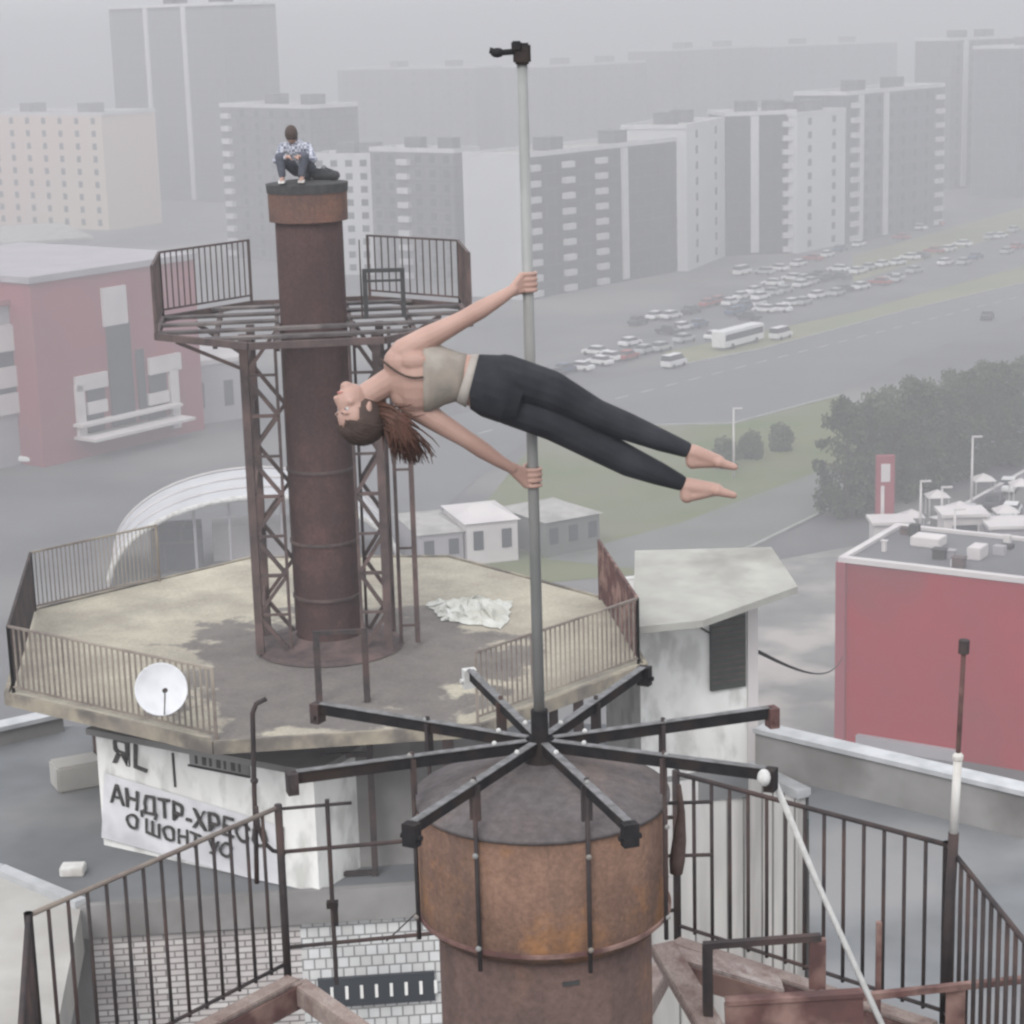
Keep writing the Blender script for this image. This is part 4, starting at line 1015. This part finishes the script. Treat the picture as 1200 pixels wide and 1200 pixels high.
# walkway and railings around the near chimney
wA = 2.05; ZA = 47.1; hA = .93
wk = empty('walkway_platform', (AX, AY, ZA), 'rusty octagonal walkway with dark railings round the near chimney', 'platform')
_zt = ZA+hA
AVT = {'BL': at_z(326,946,_zt), 'L': at_z(33,1073,_zt), 'BR': at_z(792,906,_zt), 'R': at_z(1110,990,_zt)}
for q in AVT.values(): q.z = 0
AVT['LN'] = octv(AX,AY,wA,ROTA,4)+Vector((-.12,0,0)); AVT['RN'] = octv(AX,AY,wA,ROTA,7)
AS = {135:('BL','L'), 45:('R','BR'), 180:('L','LN'), 0:('RN','R'), 90:('BR','BL')}
def aside(phi, inset=0.0):
    if phi in AS: a, c = AVT[AS[phi][0]].copy(), AVT[AS[phi][1]].copy()
    else: a, c = side(AX,AY,wA,ROTA,phi)
    o_ = Vector((AX,AY,0)); k_ = 1-inset/wA
    return o_+(a-o_)*k_, o_+(c-o_)*k_
def nearrail(phi, n, t0=0, t1=1, br=.0095, label=None):
    a, c = aside(phi); a.z = c.z = ZA; A = a.lerp(c, t0); C_ = a.lerp(c, t1); up = Vector((0,0,1))
    MB().tube(A+up*.05, C_+up*.05, .011).build('bottom_rail', 'dark', wk, smooth=True)
    b = MB(); b.tube(A+up*hA, C_+up*hA, .013)
    rl = b.build('railing', 'barsL' if phi in (135,) else 'dark', wk, smooth=True)
    for i in range(1, n):
        q = A.lerp(C_, i/n); MB().tube(q+up*.03, q+up*hA, br, n=8).build('baluster', 'dark', rl, smooth=True)
    for q in (A, C_): MB().tube(q-up*.05, q+up*(hA+.015), .021, n=10).build('post', 'dark', wk, smooth=True)
nearrail(135, 14); nearrail(45, 14, br=.010); nearrail(180, 16, br=.013); nearrail(0, 16, br=.011)
# back side: two rails and few bars
a, c = aside(90); a.z = c.z = ZA
for zz in (.14, .68): MB().tube(a+Vector((0,0,zz)), c+Vector((0,0,zz)), .011).build('rail', 'dark', wk, smooth=True)
MB().tube(c+Vector((0,0,hA-.01)), c.lerp(a, .18)+Vector((0,0,hA-.01)), .009).build('rail', 'dark', wk, smooth=True)
q = c.lerp(a, .5); MB().tube(q+Vector((0,0,.14)), q+Vector((0,0,.68)), .008).build('baluster', 'dark', wk)
q = c.lerp(a, .12); MB().tube(q-Vector((0,0,.1)), q+Vector((0,0,hA+.02)), .012).build('baluster', 'dark', wk)
b = MB(); q = c.lerp(a, .12)+Vector((0,0,.36)); b.obox(q, Vector((.03,0,0)), Vector((0,.02,0)), Vector((0,0,.018))); b.obox(q+Vector((.015,0,-.07)), Vector((.012,0,0)), Vector((0,.012,0)), Vector((0,0,.05))); b.build('pipe_clamp', 'black', wk)
MB().tube(c.lerp(a,.25)+Vector((0,0,.12)), c.lerp(a,.52)+Vector((0,0,.62)), .004).build('stay_wire', 'dark', wk)
# beams
def beam(a, c, w, h, mt='tan', name='ring_beam'):
    MB().bar(a, c, w, h).build(name, mt, wk, bevel=.006)
def oct_in(w, k_): p = octv(AX, AY, w, ROTA, k_); p.z = ZA; return p
for phi in (135, 45, 0, 180, 225, 315, 270):
    a, c = aside(phi, .06); a.z = c.z = ZA-.06
    beam(a, c, .10, .12)
    a, c = aside(phi, .14); a.z = c.z = ZA-.07; beam(a, c, .012, .14, 'rust', 'beam_web')
k2, k3 = aside(90, .1)
for q, mt in ((k2,'tan'),(k3,'tan')):
    d = (q-Vector((AX,AY,0))).normalized(); beam(Vector((AX+d.x*.5,AY+d.y*.5,ZA-.06)), Vector((q.x,q.y,ZA-.06)), .10, .11, mt, 'radial_beam')
for phi in (0,-45,-90,-135,180,157,22):
    a = ROTA+R(phi); beam(Vector((AX+.5*math.cos(a),AY+.5*math.sin(a),ZA-.065)), Vector((AX+1.9*math.cos(a),AY+1.9*math.sin(a),ZA-.065)), .08, .10, 'rust', 'radial_beam')
# slatted floor strips in the near half
b = MB()
for i in range(-8, 1):
    y = -.22+i*.2; hx = wA-.12 if abs(y) < wA*.414 else wA-.12-(abs(y)-wA*.414)
    if hx < .2: continue
    for x0, x1 in (((-hx,-.55),(.55,hx)) if abs(y) < .5 else ((-hx,hx),)):
        b.bar((AX+x0,AY+y,ZA-.0),(AX+x1,AY+y,ZA-.0),.10,.02)
b.build('floor_slats', 'plank', wk)
# small rusty gate frame at right
yq = AY+.55
def rp3(x, y, Y): return at_d(x, y, Y)
b = MB(); p0 = rp3(829,1108,yq); p1 = rp3(962,1098,yq)
b.bar(Vector((p0.x,p0.y,ZA-.0)), p0, .045, .045); b.bar(p0-Vector((.02,0,0)), p1, .035, .03)
b.build('gate_frame', 'dark', wk)
b = MB(); p2 = rp3(958,1100,yq); p3 = rp3(958,1158,yq); b.bar(p2, Vector((p2.x,p2.y,p3.z)), .075, .03); b.bar(Vector((p2.x,p2.y,p3.z)), Vector((p2.x+.02,p2.y,ZA)), .02, .02); b.build('gate_plate', 'rust', wk)
b = MB(); pa = rp3(850,1176,AY+.25); pc = rp3(1012,1166,AY+.25)
b.bar(pa-Vector((0,0,.12)), pc-Vector((0,0,.12)), .03, .24); b.bar(pa+Vector((0,0,.012)), pc+Vector((0,0,.012)), .06, .02); b.build('toe_board', 'rust', wk)
b = MB(); pa = rp3(790,1122,AY+1.0); pc = rp3(915,1158,AY+1.0); b.bar(pa, pc, .16, .06); b.build('cross_beam', 'tan', wk, bevel=.006)
b = MB(); b.bar(pa-Vector((0,.085,.04)), pc-Vector((0,.085,.04)), .012, .10); b.build('cross_beam_web', 'rust', wk)
b = MB(); pa = rp3(775,1108,AY+.95); pc = rp3(838,1215,AY+.45); b.bar(pa, pc, .13, .05); b.build('sloping_beam', 'tan', wk, bevel=.006)
b = MB(); pa = rp3(1010,1168,AY+.6); pc = rp3(1215,1146,AY+.95); b.bar(pa, pc, .035, .03)
pm = rp3(1120,1158,AY+.8); b.bar(pm, pm-Vector((0,0,.25)), .09, .02); pm = rp3(1030,1080,AY+1.0); b.bar(pm, Vector((pm.x,pm.y,ZA)), .025,.025)
b.build('side_rail', 'rust', wk)
# railing mast with white sleeve
v3, _ = side(AX, AY, wA, ROTA, 0); _, v3 = side(AX, AY, wA, ROTA, 0); 
mp_ = at_d(1108, 1150, AY+1.05); tp_ = at_d(1130, 752, AY+1.05)
mast = empty('signal_mast', mp_, 'thin mast with a white painted sleeve and dark top, strapped to the right railing', 'mast')
def ml(y): t = (1150-y)/(1150-752); return mp_.lerp(tp_, t)
MB().tube(ml(1165), ml(972), .026).build('lower_tube', 'dark', mast, smooth=True)
MB().tube(ml(974), ml(884), .021).build('sleeve', 'white', mast, smooth=True)
MB().tube(ml(886), ml(765), .012).build('upper_rod', 'rust', mast, smooth=True)
MB().tube(ml(765), ml(750), .026).build('top_cap', 'dark', mast)
b = MB(); b.ball(ml(884), .028, 8); b.build('collar', 'white', mast)
# curved thin pipe at left
cp = empty('bent_pipe', at_d(322, 1000, AY+1.95), 'thin dark bent pipe rising left of the near railing corner', 'pipe')
Yc = AY+1.98
pts = [(301,1035),(300,985),(298,930),(297,880),(296,836),(300,825),(312,819)]
MB().path([at_d(x,y,Yc) for x,y in pts], .013, 8).build('riser', 'dark', cp, smooth=True)
pts = [(300,945),(303,970),(310,988),(320,997),(335,1000)]
MB().path([at_d(x,y,Yc-.02) for x,y in pts], .012, 8).build('elbow', 'dark', cp, smooth=True)
MB().ball(at_d(298,915,Yc), .022, 8).build('joint', 'dark', cp)
# pale strap
e7 = at_z(903, 908, ZS)
sp_ = empty('webbing_strap', e7, 'pale grey webbing strap running down from the right front spoke end', 'strap')
MB().path([e7+Vector((0,0,.01)), at_d(960,1040,8.15), at_d(1040,1215,7.85)], [.013,.013,.013], 8).build('strap_line', 'strap', sp_, smooth=True)
b = MB(); b.ball(e7+Vector((-.03,-.03,.0)), .042, 10, (Vector((.028,0,0)), Vector((0,.03,0)), Vector((0,0,.036)))); b.build('knot', 'strap', sp_, smooth=True)
# ------------------------------------------------------------------ the pole
RP = .0235
ZPT = at_d(606, 66, AY).z
po = empty('steel_pole', (AX, AY, ZS+.155), 'grey galvanised pole rising from the hub of the near chimney', 'pole')
MB().tube((AX,AY,ZS+.12),(AX,AY,ZPT), RP, RP*.9, n=20).build('tube', 'pole', po, smooth=True)
MB().tube((AX,AY,ZPT-.9),(AX,AY,ZPT-.88), RP+.003, n=20).build('joint_ring', 'pole', po)
cl = empty('action_camera', (AX, AY, ZPT), 'small black camera clamp with side arm on the pole top', 'camera')
b = MB(); b.box(AX-.034,AX+.034,AY-.04,AY+.04,ZPT-.03,ZPT+.05); b.build('clamp_block', 'black', cl, bevel=.008)
b = MB(); b.box(AX-.04,AX-.0,AY-.045,AY+.045,ZPT+.02,ZPT+.058); b.build('clamp_jaw', 'black', cl, bevel=.005)
b = MB(); b.tube((AX-.03,AY,ZPT+.018),(AX-.075,AY,ZPT+.016),.012); b.build('arm', 'black', cl)
b = MB(); b.ball((AX-.095,AY,ZPT+.016), .024, 10, (Vector((.028,0,0)), Vector((0,.02,0)), Vector((0,0,.019)))); b.tube((AX-.1,AY,ZPT+.02),(AX-.125,AY,ZPT+.026),.01,.013); b.build('knob', 'black', cl, smooth=True)

# ================================================================== PEOPLE
def capsule(b, p0, r0, p1, r1, n=14):
    p0, p1 = Vector(p0), Vector(p1); d = (p1-p0).normalized()
    pts = []; rs = []
    for t in (80, 60, 40, 20): pts.append(p0-d*r0*math.sin(R(t))); rs.append(r0*math.cos(R(t)))
    L = (p1-p0).length
    for t in (0, .25, .5, .75, 1): pts.append(p0.lerp(p1, t)); rs.append(r0+(r1-r0)*t)
    for t in (20, 40, 60, 80): pts.append(p1+d*r1*math.sin(R(t))); rs.append(r1*math.cos(R(t)))
    b.path(pts, rs, n)
def chain(b, js, n=14):
    for i in range(len(js)-1): capsule(b, js[i][0], js[i][1], js[i+1][0], js[i+1][1], n)
def loft(b, st, dep, n=20):      # st: (centre, half width, half depth); dep: depth axis
    vs = []; N_ = len(st)
    for i, (c, hw, hd) in enumerate(st):
        t = (st[min(i+1,N_-1)][0]-st[max(i-1,0)][0]).normalized(); w = t.cross(dep).normalized()
        for j in range(n):
            a = 2*PI*j/n; vs.append(c+w*math.cos(a)*hw+dep*math.sin(a)*hd)
    fs = [(i*n+j, i*n+(j+1)%n, (i+1)*n+(j+1)%n, (i+1)*n+j) for i in range(N_-1) for j in range(n)]
    fs.append(tuple(range(n-1,-1,-1))); fs.append(tuple((N_-1)*n+j for j in range(n)))
    b.add(vs, fs)
def remesh(b, name, mt, parent, vox, smooth=4, keep=None):
    me = bpy.data.meshes.new('tmp'); me.from_pydata([tuple(v) for v in b.v], [], b.f); me.update()
    bm = bmesh.new(); bm.from_mesh(me); bmesh.ops.recalc_face_normals(bm, faces=bm.faces); bm.to_mesh(me); bm.free()
    o = bpy.data.objects.new('tmp', me); COL.objects.link(o)
    md = o.modifiers.new('r', 'REMESH'); md.mode = 'VOXEL'; md.voxel_size = vox
    ms = o.modifiers.new('s', 'SMOOTH'); ms.iterations = smooth; ms.factor = .5
    res = bpy.data.meshes.new_from_object(o.evaluated_get(bpy.context.evaluated_depsgraph_get()))
    bpy.data.objects.remove(o)
    if keep:
        bm = bmesh.new(); bm.from_mesh(res); bmesh.ops.delete(bm, geom=[v for v in bm.verts if not keep(v.co)], context='VERTS'); bm.to_mesh(res); bm.free()
    res.transform(Matrix.Translation(-wloc(parent)))
    res.polygons.foreach_set('use_smooth', [True]*len(res.polygons)); res.name = name
    res.materials.clear(); res.materials.append(MT[mt])
    q = bpy.data.objects.new(name, res); COL.objects.link(q); q.parent = parent
    return q
# ---- the acrobat
YB = AY-.15
def J(x, y, dy=0.0): return at_d(x, y, YB+dy)
DEP = Vector((0,-1,.0))-Vector((0,0,0)); DEP = -ray(600,460).normalized()
hipc = J(590, 457)
pe = empty('person', hipc, 'barefoot person in charcoal leggings holding the pole sideways like a flag, long brown hair hanging', 'person')
tor = [(J(452,447),.045,.045),(J(462,445),.085,.06),(J(472,443),.135,.078),(J(486,441),.148,.092),(J(504,441),.138,.092),(J(522,441),.108,.082),(J(540,442),.092,.074),(J(556,446),.102,.078),(J(575,452),.122,.088),(J(595,458),.125,.09),(J(612,462),.10,.075)]
legU = [(J(592,440,-.0),.078),(J(645,457),.073),(J(698,485),.054),(J(735,500),.050),(J(775,516),.038),(J(806,528),.027)]
legL = [(J(596,474,.03),.074),(J(650,494,.03),.072),(J(703,523,.03),.060),(J(738,541,.03),.055),(J(772,555,.03),.041),(J(800,567,.03),.027)]
body = MB()
loft(body, tor, DEP)
chain(body, legU); chain(body, legL)
# feet
def foot(b, ank, heel, ball_, toe, sole):
    capsule(b, ank, .030, heel, .030); capsule(b, ank, .033, ball_, .027); capsule(b, heel, .028, ball_, .024)
    side_ = (toe-ank).cross(sole).normalized()
    for i, (o_, l_, r_) in enumerate(((-.026,1.0,.011),(-.011,1.0,.0085),(.002,.93,.008),(.014,.85,.0075),(.025,.74,.007))):
        e = ball_+(toe-ball_)*l_+side_*o_*.8; capsule(b, ball_+side_*o_*.7, r_*2.0, e, r_*1.35, 8)
    capsule(b, ball_-side_*.020, .022, ball_+side_*.020, .019)
foot(body, J(812,530), J(812,541), J(842,541), J(860,546), Vector((0,0,-1)))
foot(body, J(806,569,.03), J(805,581,.03), J(840,574,.03), J(859,579,.03), Vector((0,0,-1)))
# shoulders and arms
PX = lambda py: Vector((AX, AY, 0)) + Vector((0,0,at_d(615, py, AY).z))
hU = PX(330); hL = PX(559)
wU = at_d(601, 340, AY-.06); wL = at_d(600, 549, AY-.06)
armU = [(J(474,414),.060),(J(500,397),.049),(J(542,375,.02),.036),(J(563,363,.04),.037),(J(585,350,.06),.029),(wU,.022)]
armL = [(J(484,474),.056),(J(510,492),.046),(J(547,515,.02),.036),(J(565,527,.04),.036),(J(583,539,.06),.028),(wL,.022)]
chain(body, armU); chain(body, armL)
capsule(body, J(470,425), .07, J(476,462), .065)          # shoulder girdle
for (x, y) in ((487,424),(490,458)):                     # shoulder blades
    c = J(x, y); body.ball(c+DEP*.062, .03, 12, (Vector((.055,0,0)), Vector((0,.028,0)), Vector((0,0,.038))))
def grip(b, C_, wr, thumb_up):
    w = (wr-C_); w.z = 0; th0 = math.atan2(w.y, w.x); axis = Vector((0,0,1))
    # palm
    def pt(th, z, rr): return C_+Vector((math.cos(th)*rr, math.sin(th)*rr, z))
    for z in (-.03,-.01,.01,.03): capsule(b, wr+Vector((0,0,z*.45)), .014, pt(th0+R(8), z, RP+.017), .0135, 10)
    ln = {0:.9,1:1.0,2:.96,3:.82}
    for i, z in enumerate((-.033,-.011,.011,.033)):
        L = (R(205) * ln[i if thumb_up < 0 else 3-i]); prev = None; n = 9
        for k_ in range(n):
            th = th0+R(10)+L*k_/(n-1); r = .0098-.0024*k_/(n-1); p = pt(th, z*(1.0), RP+.0095)
            if prev: capsule(b, prev[0], prev[1], p, r, 8)
            prev = (p, r)
    prev = (pt(th0-R(5), .030*thumb_up, RP+.022), .014)
    for k_ in range(1, 6):
        th = th0-R(5)-R(28)*k_; p = pt(th, .034*thumb_up+.004*k_*thumb_up, RP+.013); r = .0125-.0009*k_
        capsule(b, prev[0], prev[1], p, r, 8); prev = (p, r)
grip(body, hU, wU, -1); grip(body, hL, wL, 1)
# neck and head: crown hangs down, face looks outward to the left
HC = J(419, 481, -.03)
fdir = (Vector((-1,0,0))*.80 + Vector((0,-1,0))*.52 + Vector((0,0,1))*.22).normalized()
cdir = Vector((.12,-.16,-.97)); cdir = (cdir - fdir*cdir.dot(fdir)).normalized()
sdir = fdir.cross(cdir).normalized()
def H(f, s, c): return HC+fdir*f+sdir*s+cdir*c
capsule(body, J(462,444), .056, H(-.025,0,-.055), .05)
def ell(b, c, rf, rs, rc, n=20): b.ball(c, 1, n, (fdir*rf, sdir*rs, cdir*rc))
ell(body, H(-.012,0,.025), .094,.075,.088)
ell(body, H(.028,0,-.035), .062,.056,.070)
ell(body, H(.055,0,-.088), .026,.026,.022,12)      # chin
capsule(body, H(.078,0,.002), .009, H(.098,0,-.038), .0125, 10)      # nose
for s in (-1,1):
    ell(body, H(.070,s*.028,.020), .013,.022,.008,10)    # brow
    ell(body, H(.056,s*.036,-.026), .019,.020,.018,12)   # cheek
    ell(body, H(-.008,s*.076,-.008), .014,.008,.027,10)  # ear
ell(body, H(.080,0,-.062), .014,.022,.007,10)
bo = remesh(body, 'body', 'skin', pe, .0042, 5)
for s in (-1,1):
    MB().ball(H(.0635,s*.030,.004), .0115, 12).build('eye', 'eyew', pe, smooth=True)
    MB().ball(H(.0722,s*.030,.004), .0046, 8).build('iris', 'iris', pe, smooth=True)
    MB().path([H(.080,s*.014,.019), H(.078,s*.028,.023), H(.066,s*.044,.019)], .0032, 6).build('eyebrow', 'hairdark', pe)
MB().path([H(.082,-.020,-.063), H(.092,0,-.061), H(.082,.020,-.063)], [.003,.005,.003], 8).build('lips', 'lip', pe, smooth=True)
# leggings, waistband, top
lg = MB()
def infl(st, d): return [(c, hw+d, hd+d) for c, hw, hd in st]
loft(lg, infl([(J(551,444),.097,.077)]+tor[8:], .006), DEP)
chain(lg, [(p, r+.007) for p, r in legU[:-1]]+[(J(802,526),.034)]); chain(lg, [(p, r+.007) for p, r in legL[:-1]]+[(J(796,565,.03),.034)])
cut = J(549,445).x; cU_ = J(811,500).x
lo_ = remesh(lg, 'leggings', 'legging', pe, .005, 5, keep=lambda v: v.x > cut)
bd = MB(); loft(bd, infl([(J(544,443),.092,.075),(J(550,445),.098,.077),(J(554,446),.101,.078)], .008), DEP, 28); bd.build('waistband', 'band', pe, smooth=True)
tt = MB(); loft(tt, infl([(J(497,441),.142,.094),(J(504,441),.138,.092),(J(522,441),.108,.082),(J(536,442),.093,.075),(J(543,443),.092,.074)], .005), DEP, 32)
tt.build('crop_top', 'top', pe, smooth=True)
# thin dark strap across the upper back
stp = []
for i in range(13):
    t = i/12; x = 447+(497-447)*t; y = 421+22*math.sin(t*PI*.6)
    # rise over the back surface
    stp.append(J(x, y)+DEP*(.058+.05*math.sin(min(1,t*1.4)*PI*.5)))
MB().path(stp, .0045, 6).build('strap', 'hairdark', pe, smooth=True)
# hair: cap + hanging length
hc = MB(); ell(hc, H(-.020,0,.034), .098,.086,.098, 28)
def keep_h(v):
    d = v-HC; f_, c_ = d.dot(fdir), d.dot(cdir); return (f_ < .036+max(0,c_-.04)*.9 and c_ > -.085 + max(0, f_+.01)*1.9)
remesh(hc, 'hair', 'hairdark', pe, .006, 1, keep=keep_h)
rn = random.Random(9); sk = MB()
for i in range(170):
    ph_ = rn.uniform(-1.35, 1.35); e0 = rn.uniform(.35, .75); pts = []
    for k_ in range(8):
        t = e0+(PI*.98-e0)*k_/7          # from the front hairline over the crown to the nape
        q = H(-.020+.100*math.cos(t)*math.cos(ph_*.2), .088*math.sin(ph_)*math.sin(t*.92+.08), .034+.100*math.sin(t)*math.cos(ph_))
        pts.append(q+Vector((rn.uniform(-.002,.002),rn.uniform(-.002,.002),rn.uniform(-.002,.002))))
    sk.path(pts, [.0025,.0035,.004,.004,.004,.004,.004,.003], 5)
sk.build('hair_strands', 'hairdark', pe, smooth=True)
hr = MB(); rn = random.Random(5)
root_c = H(-.085,0,.01)
for i in range(330):
    a = Vector((rn.uniform(-.045,.055), rn.uniform(-.06,.05), rn.uniform(-.04,.05))); p0 = root_c+a*.9
    x1 = 462+rn.gauss(12,9); y1 = rn.uniform(495,515); x2 = x1+rn.gauss(6,5); y2 = rn.uniform(520,545)
    p1 = at_d(x1, y1, YB-.03+a.y*.8); p2 = at_d(x2, y2, YB-.03+a.y)
    pts = [p0]
    for t in (.2,.4,.6,.8,1):
        pts.append(p0*(1-t)**2+p1*2*t*(1-t)+p2*t*t)
    hr.path(pts, [.0042,.0042,.004,.0034,.0026,.0010], 4)
hr.build('long_hair', 'hair', pe, smooth=True)
# upper part of the hanging hair lies from nape over the shoulder
hr2 = MB()
for i in range(150):
    t0 = rn.random(); p0 = H(-.07+rn.uniform(-.02,.02), rn.uniform(-.05,.05), -.02+rn.uniform(-.03,.05)); q = at_d(rn.gauss(466,5), rn.gauss(484,5), YB-.11); e = at_d(rn.gauss(478,8), rn.gauss(512,12), YB-.09)
    pts = [p0*(1-t)**2+q*2*t*(1-t)+e*t*t for t in (0,.17,.34,.5,.67,.84,1)]
    hr2.path(pts, [.0042,.0042,.0042,.004,.0034,.0026,.001], 4)
hr2.build('loose_hair', 'hair', pe, smooth=True)

# ---- the watcher crouched on the far chimney
def checks():
    M, t, b = newmat('checked_shirt', .9)
    tc = t.nodes.new('ShaderNodeTexCoord'); c = t.nodes.new('ShaderNodeTexChecker'); c.inputs['Scale'].default_value = 26
    c.inputs[1].default_value = (.42,.43,.48,1); c.inputs[2].default_value = (.12,.13,.17,1)
    t.links.new(tc.outputs['Object'], c.inputs[0]); t.links.new(c.outputs[0], b.inputs['Base Color']); return M
MT['shirt'] = checks()
ps_ = Vector((BX-.12, BY-.05, ZBT+.038))
wp = empty('person', ps_, 'person in a checked shirt crouching on top of the far chimney, head bowed', 'person')
def Q(x, y, z): return ps_+Vector((x, y, z))
b = MB()
hip = Q(.10,.10,.13); chest = Q(.0,-.03,.42); neck = Q(-.03,-.08,.52); head = Q(-.035,-.15,.60)
capsule(b, hip, .13, Q(.04,.03,.28), .115); capsule(b, Q(.04,.03,.28), .115, chest, .13); capsule(b, Q(-.17,-.04,.45), .05, Q(.16,-.03,.44), .05)
capsule(b, chest, .08, neck, .052); b.ball(head, .1, 16, (Vector((.075,0,0)), Vector((0,.092,.03)), Vector((0,-.03,.105))))
for s in (-1,1):
    k_ = Q(s*.16-.03,-.30,.33); f_ = Q(s*.13-.04,-.33,.035)
    capsule(b, Q(s*.09+.08,.06,.13), .085, k_, .06); capsule(b, k_, .056, f_+Vector((0,.03,.03)), .036); capsule(b, f_, .033, f_+Vector((0,-.13,-.008)), .024)
    el = Q(s*.25,-.20,.28); ha = Q(s*.06,-.36,.34)
    capsule(b, Q(s*.17,-.04,.43), .048, el, .037); capsule(b, el, .036, ha, .024)
    for i in range(5): capsule(b, ha, .013, ha+Vector((-s*.02+(i-2)*.014,-.05,-.012*i)), .008, 8)
remesh(b, 'body', 'skin', wp, .008, 2)
b = MB(); capsule(b, Q(.08,.08,.2), .14, Q(.04,.03,.28), .125); capsule(b, Q(.04,.03,.28), .125, chest, .14); capsule(b, Q(-.17,-.04,.45), .06, Q(.16,-.03,.44), .06)
for s in (-1,1): capsule(b, Q(s*.17,-.04,.43), .058, Q(s*.25,-.20,.28), .047); capsule(b, Q(s*.25,-.20,.28), .046, Q(s*.12,-.31,.325), .036)
remesh(b, 'shirt', 'shirt', wp, .009, 2)
b = MB(); capsule(b, hip, .14, Q(.09,.07,.2), .135)
for s in (-1,1):
    k_ = Q(s*.16-.03,-.30,.33); f_ = Q(s*.13-.04,-.30,.10); capsule(b, Q(s*.09+.08,.06,.14), .095, k_, .069); capsule(b, k_, .066, f_, .05)
remesh(b, 'trousers', 'jeans', wp, .009, 2)
b = MB(); b.ball(head+Vector((0,-.012,.028)), .1, 16, (Vector((.088,0,0)), Vector((0,.098,.03)), Vector((0,-.03,.112)))); b.ball(head+Vector((.02,.06,-.03)), .1, 12, (Vector((.06,0,0)), Vector((0,.06,0)), Vector((0,0,.08))))
remesh(b, 'hair', 'hairdark', wp, .009, 1)
for s in (-1,1):
    b = MB(); b.box(ps_.x+s*.13-.04-.04, ps_.x+s*.13-.04+.04, ps_.y-.48, ps_.y-.27, ps_.z+.0, ps_.z+.03); b.build('shoe_sole', 'white', wp)
# dark bag beside them
bp_ = Vector((BX+.27, BY-.02, ZBT+.035))
crb = MB(); capsule(crb, bp_+Vector((-.13,0,.075)), .085, bp_+Vector((.12,-.02,.055)), .065); capsule(crb, bp_+Vector((-.02,.05,.1)), .06, bp_+Vector((.06,.02,.09)), .05)
bg_ = empty('bag', bp_, 'dark slumped bag on the far chimney rim beside the crouching person', 'bag')
remesh(crb, 'sack', 'bag', bg_, .009, 2); MB().path([bp_+Vector((-.1,-.05,.12)), bp_+Vector((-.02,-.08,.19)), bp_+Vector((.07,-.06,.11))], .009, 6).build('handle', 'bag', bg_)

# ================================================================== HAZE
hb = MB().box(-3100,3100,-300,3500,-1,56.5).build('haze', 'white'); hb['kind'] = 'stuff'
M = bpy.data.materials.new('haze_air'); M.use_nodes = True; t = M.node_tree; t.nodes.clear()
v = t.nodes.new('ShaderNodeVolumePrincipled'); v.inputs['Density'].default_value = .0025; v.inputs['Color'].default_value = (.555,.557,.568,1); v.inputs['Anisotropy'].default_value = .1
oo = t.nodes.new('ShaderNodeOutputMaterial'); t.links.new(v.outputs[0], oo.inputs['Volume'])
hb.data.materials.clear(); hb.data.materials.append(M)
